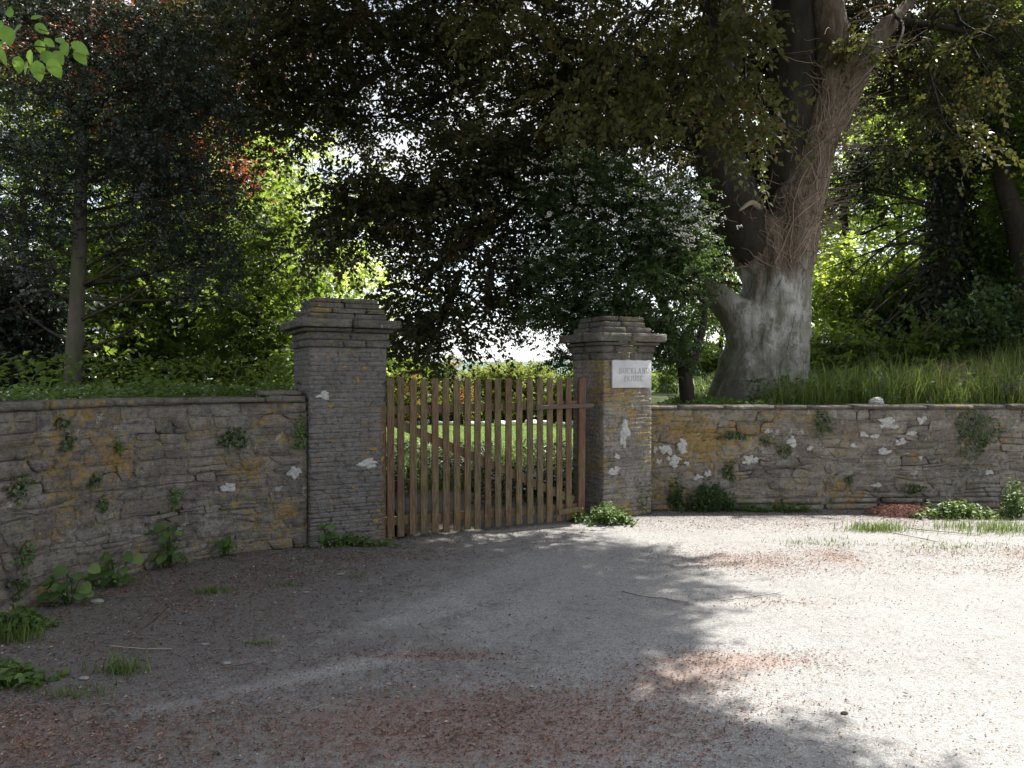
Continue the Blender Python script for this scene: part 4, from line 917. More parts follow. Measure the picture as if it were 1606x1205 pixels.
A1 = P(1130, 120, 11.6); A2 = P(1240, 50, 11.8); A3 = P(1120, 210, 11.6); A4 = P(1300, 40, 11.4); A5 = P(1400, 30, 11.7)
def pb(px, py, d, rx, ry, rz, ns, nc, att): return (P(px, py, d), (rx, ry, rz), ns, nc, att)
blobs = [
    # canopy over the top of the picture
    pb(420, 60, 10.5, 1.2, 1.0, 0.9, 650, 28, P(560, 20, 11)), pb(560, 60, 11, 1.3, 1.2, 1.0, 750, 28, P(800, 10, 11.5)), pb(690, 90, 11.5, 1.2, 1.2, 0.9, 550, 24, P(900, 20, 11.5)),
    pb(470, 190, 11, 0.9, 0.8, 0.55, 350, 16, P(600, 110, 11)), pb(620, 190, 11.5, 1.1, 0.9, 0.5, 400, 17, P(760, 120, 11.5)), pb(800, 60, 12, 1.3, 1.2, 0.8, 500, 22, A1), pb(940, 90, 12.3, 1.3, 1.2, 1.0, 600, 24, A1),
    pb(1050, 120, 12.8, 1.2, 1.2, 1.2, 600, 24, A3), pb(390, 110, 10.2, 0.5, 0.6, 0.5, 170, 9, P(480, 60, 10.5)),
    pb(790, 180, 12, 1.2, .8, .55, 430, 26, A1), pb(900, 160, 12.2, .9, .8, .5, 300, 20, A1), pb(1120, 60, 13, .8, .8, .8, 260, 16, A2),
    # the low sweeping branch to the left
    pb(860, 270, 11.3, 1.2, 0.9, 0.55, 650, 24, A3), pb(740, 270, 11, 1.0, 0.8, 0.45, 450, 18, P(900, 240, 11.3)), pb(650, 320, 10.8, 0.9, 0.8, 0.5, 550, 21, P(860, 270, 11.2)), pb(560, 330, 10.6, 0.6, 0.5, 0.4, 300, 13, P(700, 300, 10.8)),
    pb(730, 400, 10.8, 0.85, 0.7, 0.5, 400, 17, P(860, 290, 11.2)), pb(660, 460, 10.6, 0.45, 0.5, 0.5, 215, 11, P(740, 380, 10.8)), pb(680, 530, 10.5, 0.5, 0.5, 0.35, 210, 11, P(720, 430, 10.7)), pb(760, 500, 10.8, 0.5, 0.5, 0.4, 165, 9, P(760, 400, 10.8)),
    pb(850, 380, 11.4, 0.8, 0.7, 0.6, 350, 17, P(940, 280, 11.4)), pb(620, 545, 10.4, 0.18, 0.3, 0.22, 60, 4, P(680, 500, 10.6)), pb(510, 385, 10.5, 0.35, 0.4, 0.2, 100, 6, P(600, 330, 10.7)), pb(830, 470, 11.5, .5, .5, .4, 150, 8, P(880,400,11.5)),
    pb(980, 220, 12.2, 1.2, 0.9, 0.7, 500, 22, A3),
    # behind and right of the leaders
    pb(1330, 30, 12.6, 1.2, 1.0, 0.8, 400, 18, A4), pb(1450, 60, 12.4, 1.3, 1.0, 0.9, 450, 21, A5), pb(1570, 90, 12.4, 1.1, 1.0, 1.1, 450, 21, A5), pb(1400, 170, 12.6, 0.8, 0.8, 0.5, 200, 9, A5), pb(1180, 60, 13.2, 1.0, 1.0, 1.2, 250, 14, A2),
    pb(1180, 170, 13.4, 0.9, 0.8, 1.1, 480, 24, A2), pb(1180, 300, 13.6, 0.6, 0.6, 0.6, 260, 12, A3), pb(1105, 320, 13.2, 0.7, 0.6, 0.8, 420, 20, A3), pb(1120, 430, 13.4, 0.5, 0.5, 0.5, 160, 10, A3), pb(1090, 200, 13.2, 0.8, 0.7, 0.7, 320, 18, A3), pb(300, 60, 11.5, .9, .8, .9, 420, 22, P(460, 40, 11)),
    # the crown above the frame: it shades the gate and the left of the drive
    ((-1.6, 8.6, 7.6), (1.8, 1.6, 1.0), 1300, 50, (0.5, 10, 7.6)), ((0.6, 8.2, 8.0), (1.9, 1.8, 1.1), 1700, 60, (2.5, 10.8, 7.6)), ((2.6, 8.4, 8.6), (1.8, 1.9, 1.2), 1700, 60, (3.7, 11.2, 8)),
    ((1.6, 6.4, 7.4), (1.9, 1.4, 0.9), 1500, 56, (3, 10.5, 7.8)), ((3.4, 6.6, 8.4), (1.6, 1.3, 1.0), 1300, 46, (3.6, 10.5, 8.2)), ((-0.4, 6.9, 7.0), (1.5, 1.3, 0.7), 1000, 40, (1.5, 9.5, 7.4)), ((4.4, 8.6, 10.0), (1.8, 1.6, 1.2), 1100, 42, (4, 11.2, 9)),
    ((3.0, 11.5, 11.0), (3.0, 2.4, 1.6), 1500, 60, (3.8, 11.5, 9.5)), ((1.0, 10.8, 9.2), (2.2, 1.8, 1.2), 1200, 48, (3.3, 11.5, 8.6)), ((-1.2, 11.0, 8.6), (2.0, 1.7, 1.2), 1000, 40, (1, 11.2, 8.4)), ((2.6, 5.2, 7.6), (1.5, 1.0, 0.8), 1000, 40, (3.2, 9, 8)), ((0.8, 5.0, 6.6), (1.4, 0.9, 0.6), 800, 34, (2.2, 8.5, 7.4)),
    ((4.4, 5.0, 7.8), (1.3, 1.0, 0.8), 1300, 50, (3.6, 8.5, 8)), ((3.6, 4.2, 6.6), (1.3, .9, .6), 950, 40, (3.2, 7.5, 7.6)), 
    ((5.2, 7.0, 8.2), (1.3, 1.3, 0.9), 1300, 50, (4, 10, 8.4)), ((5.6, 8.8, 8.7), (1.2, 1.3, 1.0), 1200, 46, (4.2, 11, 8.6)), ((4.6, 6.0, 7.2), (1.0, 1.0, .7), 700, 30, (3.8, 9.5, 8)), 
    ((5.6, 12.6, 10.0), (2.0, 2.0, 1.5), 700, 36, (4.4, 11.6, 9)),
]
def redtips(l, rr): return rr
crown(beech, blobs, rg, M['copper'], M['bark_dark'], 0.42, 10, 0.085, 0.055, 0.30, 0.26, 0.9, rb=(0.06, 0.008), hueclump=0.45)
# lighter bronze sprays hanging on the near, open side
near = [pb(1000, 60, 8.6, 0.85, 0.5, 0.55, 94, 11, P(1120, -40, 10.5)), pb(1130, 90, 8.5, 0.6, 0.4, 0.5, 67, 8, P(1140, -30, 10.5)), pb(930, 150, 8.6, 0.6, 0.5, 0.4, 58, 7, P(1050, 20, 10)), pb(1170, 150, 8.3, 0.28, 0.3, 0.22, 36, 4, P(1120, 60, 9.5)), pb(1060, 180, 8.4, 0.6, 0.4, 0.35, 58, 7, P(1110, 60, 9.5)),
        pb(1140, 235, 8.5, 0.35, 0.3, 0.15, 27, 4, P(1110, 120, 9.5)), pb(800, 70, 8.8, 0.7, 0.5, 0.5, 54, 7, P(960, -20, 10)), pb(1480, 190, 10.5, 0.7, 0.4, 0.45, 58, 7, P(1450, 60, 11.8)), pb(1400, 90, 10.8, 0.6, 0.4, 0.4, 49, 6, P(1400, 20, 11.6)), pb(1560, 60, 10.6, 0.7, 0.5, 0.6, 67, 7, P(1500, -20, 11.8)), pb(1000, -60, 8.6, 1.2, 0.6, 0.5, 117, 12, P(1120, -100, 10.5))]
crown(beech, near, rg, M['bronze'], M['bark_dark'], 0.42, 11, 0.095, 0.062, 0.75, 0.16, 0.7, rb=(0.03, 0.005), name='hanging_sprays', up=-0.1, hueclump=0.3, leak=0.1)

# ------------------------------------------------------------------ left slender evergreen
rg = np.random.default_rng(102)
ever = thing('evergreen_tree', 'slender dark evergreen with straight grey trunk above the left wall', 'tree', (*P(116, 592, 9.0)[:2], 1.3))
tp = [(*P(112, 625, 9.0), .105), (*P(116, 560, 9.0), .098), (*P(122, 450, 9.0), .086), (*P(127, 300, 9.0), .072), (*P(132, 150, 9.0), .058), (*P(136, 0, 9.0), .045), (*P(138, -200, 9.0), .03)]
trunk_mesh(ever, tp, M['bark_grey'], 12, 30)
org = np.array(ever.location); Tq = resample(tp, 40)
for (y0, x1, y1, dd) in ((555, 250, 490, .2), (500, 275, 415, -.3), (470, 20, 420, .3), (440, 235, 380, -.2), (400, 30, 340, -.3), (380, 225, 330, .4), (345, 60, 290, .2), (300, 220, 250, -.4), (540, 30, 480, .5), (455, 330, 400, .8), (360, -30, 330, .5), (250, 250, 190, .1)):
    s = Tq[int(np.argmin(abs(Tq[:, 2] - (EYE - (y0 - 592) / F * 9.0))))]; e = P(x1, y1, 9.0 + dd); bb = Bag()
    m = (s[:3] + e) / 2 - np.array([0, 0, 0.06]); main = resample([(*s[:3], .024), (*m, .016), (*e, .006)], 9); V, Fc = tube(main, 6); bb.add(V - org, Fc)
    for k in range(9):
        b_ = main[rg.integers(3, 9)]; d = nrm((e - s[:3]) * 0.7 + rg.normal(size=3) * 0.5); q = b_[:3] + d * rg.uniform(.2, .6)
        V, Fc = tube([(*b_[:3], .006), (*((b_[:3] + q) / 2 + rg.normal(size=3) * .03), .004), (*q, .0015)], 4); bb.add(V - org, Fc)
    bb.build('branch', M['twig'], ever)
T = lambda py: Tq[int(np.argmin(abs(Tq[:, 2] - (EYE - (py - 592) / F * 9.0))))][:3]
blobs = [pb(60, 300, 8.8, .75, .8, .55, 406, 24, T(340)), pb(190, 260, 8.8, .7, .8, .55, 432, 24, T(300)), pb(290, 320, 9.0, .55, .6, .5, 330, 20, T(370)), pb(340, 400, 9.1, .35, .4, .3, 167, 11, T(440)), pb(100, 170, 8.8, .9, .9, .55, 482, 27, T(220)), pb(230, 140, 8.9, .8, .8, .6, 457, 27, T(190)),
         pb(315, 200, 9.1, .45, .5, .4, 250, 14, T(240)), pb(20, 60, 8.9, .8, .8, .6, 406, 24, T(100)), pb(160, 40, 8.8, .9, .9, .6, 482, 27, T(90)), pb(290, 60, 9.0, .8, .8, .6, 432, 24, T(100)), pb(20, 400, 9.0, .55, .6, .35, 167, 12, T(440)), pb(230, 390, 9.2, .5, .5, .3, 141, 11, T(430)), pb(365, 300, 9.3, .25, .3, .3, 110, 7, T(330)),
         pb(100, -80, 9.0, 1.2, 1.1, .6, 508, 28, T(-20)), pb(-60, 200, 9.0, .6, .7, 1.2, 355, 20, T(240)), pb(330, 465, 9.1, .3, .3, .15, 55, 4, T(470)), pb(270, 250, 9.4, .7, .6, .6, 254, 16, T(300))]
crown(ever, blobs, rg, M['darkleaf'], M['twig'], 0.26, 10, 0.052, 0.030, 0.15, 0.17, 0.6, rb=(0.022, 0.005), filt=False)

# ------------------------------------------------------------------ second copper beech, far left behind the evergreen
rg = np.random.default_rng(103)
cb2 = thing('copper_beech_tree', 'copper beech glowing red through the dark evergreen at the top left', 'tree', (-6.8, 14.2, 1.35))
trunk_mesh(cb2, [(-6.8, 14.2, 1.2, .22), (-6.7, 14.2, 4, .18), (-6.6, 14.1, 7, .12), (-6.5, 14, 10, .05)], M['bark_dark'])
blobs = [pb(230, 130, 13.5, 1.5, 1.2, 1.1, 900, 40, (-6.65, 14.1, 6)), pb(330, 90, 13.2, 1.2, 1, 1, 800, 34, (-6.6, 14.1, 6.5)), pb(120, 60, 13.8, 1.5, 1.2, 1.1, 700, 34, (-6.6, 14.1, 7)), pb(300, 250, 13.2, 1.0, 1, .7, 420, 20, (-6.7, 14.2, 5))]
M['copper_red'] = leaf_mat('red_copper_leaf', [(0, (0.03, 0.018, 0.014)), (1, (0.06, 0.025, 0.02))], [(0, (0.10, 0.03, 0.015)), (0.6, (0.28, 0.07, 0.03)), (1, (0.55, 0.12, 0.06))], 0.5)
crown(cb2, blobs, rg, M['copper_red'], M['bark_dark'], 0.42, 9, 0.085, 0.055, 0.25, 0.3, 0.8, rb=(0.05, 0.008), filt=False)

# ------------------------------------------------------------------ hawthorn in flower behind the right pillar
rg = np.random.default_rng(104)
haw = thing('hawthorn_tree', 'hawthorn dotted with white blossom behind the right gate pillar', 'tree', (*P(1078, 592, 10.3)[:2], 1.15))
hz_ = np.array(haw.location)
trunk_mesh(haw, [(*P(1080, 660, 10.3), .12), (*P(1076, 600, 10.3), .10), (*P(1068, 560, 10.3), .085), (*P(1040, 480, 10.3), .06), (*P(1000, 400, 10.3), .03)], M['bark_dark'], 10, 16)
trunk_mesh(haw, [(*P(1074, 590, 10.3), .08), (*P(1092, 545, 10.2), .065), (*P(1105, 480, 10.2), .04), (*P(1080, 380, 10.2), .02)], M['bark_dark'], 10, 16, 'limb')
hb = [pb(960, 330, 10.0, .75, .6, .5, 1040, 40, P(1040, 470, 10.3)), pb(1050, 340, 10.0, .5, .5, .45, 676, 28, P(1090, 450, 10.2)), pb(900, 420, 10.1, .6, .6, .5, 845, 33, P(1020, 440, 10.3)), pb(1000, 430, 9.9, .75, .6, .5, 1170, 43, P(1040, 480, 10.3)), pb(1085, 445, 10.2, .25, .4, .25, 221, 12, P(1060, 500, 10.3)), pb(1062, 400, 10.0, .34, .5, .45, 546, 21, P(1100, 480, 10.2)),
      pb(870, 500, 10.3, .45, .5, .4, 494, 21, P(1000, 470, 10.3)), pb(960, 500, 10.0, .6, .6, .35, 728, 31, P(1050, 510, 10.3)), pb(1035, 515, 10.0, .4, .5, .3, 494, 24, P(1065, 540, 10.3)), pb(870, 340, 10.4, .4, .5, .4, 390, 16, P(960, 400, 10.3)), pb(940, 275, 10.3, .5, .5, .25, 390, 16, P(1000, 380, 10.3)), pb(1040, 570, 10.2, .3, .4, .25, 195, 12, P(1070, 560, 10.3)), pb(905, 565, 10.4, .3, .4, .2, 169, 9, P(1000, 520, 10.3))]
crown(haw, hb, rg, M['hawthorn'], M['twig'], 0.20, 10, 0.042, 0.034, 0.15, 0.14, 0.4, rb=(0.018, 0.004), filt=False, twig=0.002)
fl_ = []
for (px, py, n, s) in ((900, 275, 26, 45), (960, 290, 34, 45), (1050, 300, 26, 30), (1075, 360, 40, 28), (1000, 370, 26, 50), (960, 420, 18, 60), (880, 330, 26, 40), (1020, 330, 20, 40), (850, 400, 16, 30), (1090, 330, 18, 15), (905, 480, 10, 50)):
    for k in range(int(n * 1.0)): fl_.append(P(px + rg.normal() * s, py + rg.normal() * s * 0.55, 9.35 + rg.uniform(-.2, .45)))
fl_ = np.array(fl_); k = 11
O = (fl_[:, None] + rg.normal(size=(len(fl_), k, 3)) * np.array([.028, .028, .014])).reshape(-1, 3)
V, Fc = leaf_faces(O, nrm(rg.normal(size=O.shape) * np.array([1, 1, .4])), nrm(rg.normal(size=O.shape) * .4 + np.array([0, -.5, .8])), 0.024, 0.024, 0.1)
tag(link('blossom', make_mesh('blossom', V - hz_, Fc, M['blossom'], False, np.repeat(rg.random(len(O)), 4)), haw), kind='stuff')

# ------------------------------------------------------------------ background trees and shrubs
def bg_tree(name, label, base, height, blobs, leafm, seed, L=0.11, W=0.075, length=0.5, k=8, trunk_r=0.14, group=None, lean=(0, 0), clump=0.35, cat='tree', barkm=None, filt=False, droop=0.2):
    rg = np.random.default_rng(seed); b = np.array(base, float)
    t = thing(name, label, cat, tuple(b), 0, group); barkm = barkm or M['bark_dark']
    top = b + np.array([lean[0], lean[1], height * 0.85])
    tp = [(*(b - np.array([0, 0, .2])), trunk_r * 1.25), (*(b * .67 + top * .33 + rg.normal(size=3) * .08), trunk_r * .85), (*(b * .33 + top * .67 + rg.normal(size=3) * .1), trunk_r * .55), (*top, trunk_r * .2)]
    trunk_mesh(t, tp, barkm, 10, 18); q = resample(tp, 30)
    bl = [(c, r, ns, nc, q[int(np.argmin(abs(q[:, 2] - (c[2] - 0.5 * r[0]))))][:3]) for c, r, ns, nc in blobs]
    crown(t, bl, rg, leafm, barkm, length, k, L, W, droop, clump, 0.7, rb=(trunk_r * 0.3, 0.008), filt=filt, twig=0.004)
    return t
def auto_blobs(base, h, rad, rg, n=9, ns=260, nc=16, low=0.25):
    out = []
    for i in range(n):
        f = low + (1 - low) * (i + .5) / n; a = i * 2.4 + rg.uniform(-.4, .4); rr = rad * (0.62 * math.sin(math.pi * min(1, (f - low) / (1 - low) * 0.85 + 0.12)) + .1)
        out.append((np.array(base) + np.array([math.cos(a) * rr, math.sin(a) * rr, h * f]), (rad * .52, rad * .52, h * .13 + .3), ns, nc))
    return out
BG = [  # name, label, px, depth, base z, height, radius, material, n, ns
    ('ash_tree', 'bright sunlit lime-green tree rising between the evergreen and the left pillar', 450, 21, 0.9, 7.6, 2.3, 'palelime', 11, 200, .3),
    ('ash_tree', 'pale sunlit tree directly behind the left pillar cap', 535, 25, 0.3, 6.0, 2.2, 'palelime', 10, 170, .25),
    ('field_maple_tree', 'yellow-green tree glowing behind the lower branches of the evergreen', 250, 17, 1.3, 7.0, 2.6, 'lime', 11, 300, .1),
    ('field_maple_tree', 'lit green tree at the far left edge of the picture', 30, 16, 1.4, 7.6, 2.6, 'mid', 11, 300, .1),
    ('hazel_tree', 'green understorey tree between evergreen trunk and left pillar, low crown', 350, 14.5, 1.35, 3.9, 1.5, 'mid', 9, 260, .05),
    ('hazel_tree', 'soft grey-green bushy tree touching the left side of the left pillar', 415, 12.5, 1.35, 2.7, 0.85, 'mid', 7, 220, .05),
    ('sycamore_tree', 'tall green tree in the far background above the left pillar', 300, 33, 0.6, 12, 3.6, 'mid', 12, 300, .2),
    ('sycamore_tree', 'backlit green tree just right of the big trunk', 1330, 21, 1.9, 8.5, 2.7, 'lime', 12, 230, .05),
    ('sycamore_tree', 'backlit green tree between the big trunk and the ivy-clad trunk', 1410, 23, 2.2, 10, 3.2, 'lime', 12, 300, .05),
    ('sycamore_tree', 'bright green tree behind the ivy-clad trunk on its right', 1545, 20, 2.2, 9.0, 2.6, 'lime', 12, 230, .05),
    ('sycamore_tree', 'green tree at the right edge of the picture behind the leaning trunk', 1640, 16, 2.4, 7.5, 2.4, 'mid', 11, 300, .05),
    ('sycamore_tree', 'tall dark tree filling the far right background', 1500, 32, 2.0, 14, 4.4, 'mid', 12, 300, .1),
    ('hazel_tree', 'leafy bush lit yellow-green at the foot of the wood right of the big trunk', 1330, 17.5, 1.9, 2.4, 1.2, 'lime', 8, 200, .05),
    ('hazel_tree', 'low green bush below the ivy-clad trunk at its left foot', 1425, 17, 2.0, 1.7, 1.0, 'mid', 8, 220, .05),
    ('hazel_tree', 'low leafy bush under the leaning trunk at the right edge', 1580, 15, 2.5, 2.2, 1.2, 'mid', 8, 220, .05),
    ('field_maple_tree', 'distant green tree seen through the gap left of the big trunk', 1130, 30, 0.3, 7.0, 3.0, 'mid', 10, 260, .15),
    ('field_maple_tree', 'distant tree at the left behind the lime-green one', 130, 27, 1.0, 11, 3.8, 'mid', 12, 300, .1),
    ('sycamore_tree', 'tree leaning in from outside the right edge, shading the grassy bank', 1775, 14.2, 2.4, 8.0, 2.9, 'mid', 13, 420, .32),
    ('sycamore_tree', 'dark tree beyond the right edge of the picture behind the bank', 1800, 19, 2.4, 10, 3.2, 'mid', 12, 320, .15),
    ('bramble_bush', 'dark bramble bush behind the long grass below the ivy-clad trunk', 1440, 13.4, 1.5, 0.7, 0.6, 'mid', 7, 130, .05),
    ('bramble_bush', 'dark bramble bush on the bank near the right edge', 1575, 12.8, 1.8, 0.85, 0.7, 'hawthorn', 7, 150, .05),
    ('bramble_bush', 'dark bramble bush right of the beech trunk behind the grass', 1315, 14.2, 1.5, 0.7, 0.6, 'mid', 7, 130, .05),
    ('holly_bush', 'dark rounded bush at the left edge just above the wall', 15, 10.5, 1.3, 1.5, 0.75, 'darkleaf', 7, 260, .05),
    ('hazel_tree', 'green bush low behind the wall just right of the evergreen trunk', 210, 12.5, 1.35, 2.2, 1.1, 'mid', 8, 260, .05),
]
for i, (nm, lb, px, d, z, h, rad, mt, n, ns, low) in enumerate(BG):
    rr = np.random.default_rng(300 + i); b = P(px, 592, d); b[2] = z; dist = d / 15
    bg_tree(nm, lb, b, h, auto_blobs(b, h, rad, rr, n, ns * .68, 13, low), M[mt], 400 + i, L=0.085 + 0.0022 * d, W=0.055 + 0.0017 * d, length=0.42, trunk_r=0.03 + 0.012 * h, clump=0.16 + rad * .07, filt=px > 1700)

# ivy-clad trunk with dead lower branches
rg = np.random.default_rng(120)
ivt = thing('ivy_clad_tree', 'dark ivy-clad tree trunk in the wood right of the big beech', 'tree', (*P(1480, 592, 15)[:2], 2.2)); org = np.array(ivt.location)
tp = [(*P(1472, 560, 15), .34), (*P(1478, 480, 15), .29), (*P(1488, 380, 15), .30), (*P(1488, 280, 15), .28), (*P(1482, 150, 15), .24), (*P(1478, 0, 15), .2), (*P(1475, -250, 15), .1)]
trunk_mesh(ivt, tp, M['bark_dark'], 14, 30); q = resample(tp, 60)
n = 5200; j = rg.integers(0, 55, n); th = rg.uniform(0, 6.28, n); ou = q[j, 3] * rg.uniform(0.95, 1.55, n) ; c = q[j, :3] + rg.normal(size=(n, 3)) * .04
rad_ = np.stack([np.cos(th), np.sin(th), 0 * th], -1); O = c + rad_ * ou[:, None]
V, Fc = leaf_faces(O, nrm(rad_ * .4 + np.array([0, 0, -.8]) + rg.normal(size=O.shape) * .4), nrm(rad_ + rg.normal(size=O.shape) * .4), 0.10, 0.09)
tag(link('ivy', make_mesh('ivy', V - org, Fc, M['ivydark'], False, np.repeat(rg.random(n), 4)), ivt), kind='stuff')
for (y0, ex, ey) in ((345, 1290, 470), (390, 1330, 520), (400, 1300, 420), (430, 1310, 545), (350, 1350, 330), (430, 1360, 470), (300, 1390, 270), (410, 1380, 520), (330, 1560, 330), (460, 1340, 560), (370, 1360, 440)):
    s = q[int(np.argmin(abs(q[:, 2] - (EYE - (y0 - 592) / F * 15))))]; e = P(ex, ey, 14.2 + rg.uniform(-.6, .6)); bb = Bag(); L_ = np.linalg.norm(e - s[:3])
    main = resample([(*s[:3], .035), (*((s[:3] * .6 + e * .4) + np.array([0, 0, .22 + .1 * rg.random()])), .026), (*e, .008)], 12); V, Fc = tube(main, 5); bb.add(V - org, Fc)
    for k in range(9):
        b_ = main[rg.integers(3, 12)]; d = nrm((e - s[:3]) / L_ + rg.normal(size=3) * .5 - np.array([0, 0, .2])); p2 = b_[:3] + d * rg.uniform(.25, .8)
        V, Fc = tube(resample([(*b_[:3], .011), (*((b_[:3] + p2) / 2 + rg.normal(size=3) * .06), .007), (*p2, .003)], 6), 4); bb.add(V - org, Fc)
    bb.build('dead_branch', M['bark_dark'], ivt)
bl = [pb(1340, 290, 14.2, 1.0, .7, .55, 350, 16, q[25, :3]), pb(1420, 250, 14.5, .8, .7, .5, 250, 13, q[30, :3]), pb(1530, 230, 14.5, .9, .7, .6, 250, 13, q[30, :3]), pb(1480, 120, 15, 1.4, 1.2, 1, 400, 20, q[38, :3]), pb(1500, -60, 15, 1.8, 1.5, 1.4, 450, 24, q[46, :3])]
crown(ivt, bl, rg, M['ivydark'], M['bark_dark'], 0.35, 10, 0.08, 0.05, 0.25, 0.22, 0.7, rb=(0.035, 0.008))
lean = thing('leaning_tree', 'dark leaning tree trunk at the right edge of the picture', 'tree', (*P(1612, 592, 14)[:2], 2.4))
tp = [(*P(1614, 560, 14), .26), (*P(1608, 450, 14), .22), (*P(1600, 370, 14), .2), (*P(1575, 290, 14), .17), (*P(1562, 200, 14), .15), (*P(1550, 60, 14), .13), (*P(1540, -200, 14), .07)]
trunk_mesh(lean, tp, M['bark_dark'], 12, 26)
crown(lean, [pb(1560, 60, 14, 1.2, 1, 1.0, 600, 26, tp[5][:3]), pb(1620, 220, 14, .9, .8, .8, 450, 20, tp[4][:3]), pb(1560, -120, 14, 1.6, 1.3, 1.2, 700, 30, tp[6][:3])], rg, M['mid'], M['bark_dark'], 0.4, 9, 0.10, 0.065, 0.2, 0.3, 0.7, rb=(0.04, 0.008))
# thin bent sapling in front of the ivy trunk
sap = thing('sapling', 'thin bare forked sapling in front of the ivy-clad trunk', 'sapling', tuple(P(1445, 545, 13)))
V, Fc = tube(resample([(*P(1442, 560, 13), .02), (*P(1452, 520, 13), .017), (*P(1468, 505, 13), .014), (*P(1482, 488, 13), .008)], 14), 6); link('stem', make_mesh('stem', V - np.array(sap.location), Fc, M['stick']), sap)
V, Fc = tube(resample([(*P(1462, 510, 13), .012), (*P(1455, 495, 13), .010), (*P(1446, 482, 13), .005)], 8), 5); link('fork', make_mesh('fork', V - np.array(sap.location), Fc, M['stick']), sap)

# ------------------------------------------------------------------ garden seen through the gate
gold = thing('golden_hedge', 'rounded golden-green hedge in full sun beyond the gate', 'hedge', (*P(788, 592, 27)[:2], 0)); rg = np.random.default_rng(130)
trunk_mesh(gold, [(*P(788, 600, 27)[:2], -.1, .08), (*P(788, 600, 27)[:2], .8, .06), (*P(790, 600, 27)[:2], 1.4, .03)], M['bark_dark'], 8, 8, 'stem')
c = P(788, 600, 27)
crown(gold, [((c[0] + dx, c[1] + dy, zz), (.75, .7, .55), 420, 20, (c[0], c[1], .8)) for dx, dy, zz in ((-1.1, 0, 1.35), (-.5, -.3, 1.5), (.2, 0, 1.6), (.8, -.1, 1.5), (1.3, .1, 1.25), (-1.2, -.2, .6), (-.3, -.4, .7), (.6, -.4, .7), (1.4, -.2, .6))], rg, M['gold'], M['twig'], 0.3, 9, 0.085, 0.06, 0.1, 0.18, 0.5, rb=(.02, .006), filt=False)
for i, (lb, px, d, h, rad, m1, m2) in enumerate((
        ('dark green shrub with orange-red flowers at the middle of the border beyond the lawn', 728, 25.2, 1.0, .55, 'mid', 'azalea_red'), ('small shrub with pale pink flowers beyond the lawn, left of the orange one', 690, 25.4, 1.0, .5, 'mid', 'azalea_pink'),
        ('flowering shrub with coral-pink heads behind the left end of the gate', 640, 24.5, 1.6, .6, 'mid', 'azalea_red'), ('tall shrub with cream-pink flowers between the golden hedge and the left gate end', 703, 26.2, 1.9, .5, 'mid', 'azalea_pink'))):
    b = P(px, 592, d); b[2] = 0.0; rr = np.random.default_rng(500 + i)
    t = bg_tree('flowering_shrub', lb, b, h, auto_blobs(b, h, rad, rr, 6, 110, 10, .2), M[m1], 520 + i, .08, .05, .25, 8, .03, 'flowering shrubs beyond the lawn', clump=.12, cat='shrub')
    fc = np.concatenate([ell_pts(bb[0], np.array(bb[1]) * 1.1, 26, rr, 6) for bb in auto_blobs(b, h, rad, np.random.default_rng(500 + i), 6, 1, 1, .2)]); O = (fc[:, None] + rr.normal(size=(len(fc), 8, 3)) * .05).reshape(-1, 3)
    V, Fc = leaf_faces(O, nrm(rr.normal(size=O.shape)), nrm(rr.normal(size=O.shape) + np.array([0, -1, .5])), .06, .06, .1)
    tag(link('flowers', make_mesh('flowers', V - b, Fc, M[m2], False, np.repeat(rr.random(len(O)), 4)), t), kind='stuff')
for i, (lb, px, d, h, rad, mt) in enumerate((('dark hedge shrub behind the right half of the gate', 850, 28, 1.5, 1.1, 'darkleaf'), ('dark hedge shrub beside the right gate stile, beyond the lawn', 905, 26.5, 1.5, 1.0, 'mid'), ('dark green shrub closing the lawn behind the gate middle', 770, 29.5, 1.3, 1.2, 'darkleaf'), ('leafy shrub behind the left end of the gate, beyond the lawn', 615, 26, 2.1, 1.0, 'mid'),
        ('rounded shrub left of the flowering shrubs beyond the lawn', 660, 28, 2.0, 1.0, 'mid'), ('dark shrub behind the right pillar beyond the lawn', 985, 24, 1.9, 1.3, 'mid'), ('shrub seen under the hawthorn left of the beech trunk', 1110, 21, 2.1, 1.2, 'mid'))):
    b = P(px, 592, d); b[2] = 0.0; rr = np.random.default_rng(600 + i)
    bg_tree('garden_shrub', lb, b, h, auto_blobs(b, h, rad, rr, 8, 200, 12, .1), M[mt], 620 + i, .10, .07, .3, 8, .05, 'green shrubs round the lawn', clump=.18, cat='shrub')
ORD = ['leftmost', 'second', 'third', 'fourth', 'fifth', 'sixth', 'seventh', 'eighth', 'ninth', 'tenth', 'eleventh', 'rightmost']
for i, px in enumerate(np.linspace(640, 905, 12)):
    b = P(px, 592, 24.3 + 0.3 * math.sin(i)); rr = np.random.default_rng(700 + i); V, Q = box((-.18, -.09, 0), (.18, .09, .15)); V = V + rr.normal(size=V.shape) * .02
    tag(link('edging_stone', make_mesh('edging_stone', V, Q, M['kerb']), None, (b[0], b[1], .02)), 'whitewashed edging stone beyond the lawn, ' + ORD[i] + (' of the row' if i in (0, 11) else ' from the left'), 'stone', 'edging stones beyond the lawn')

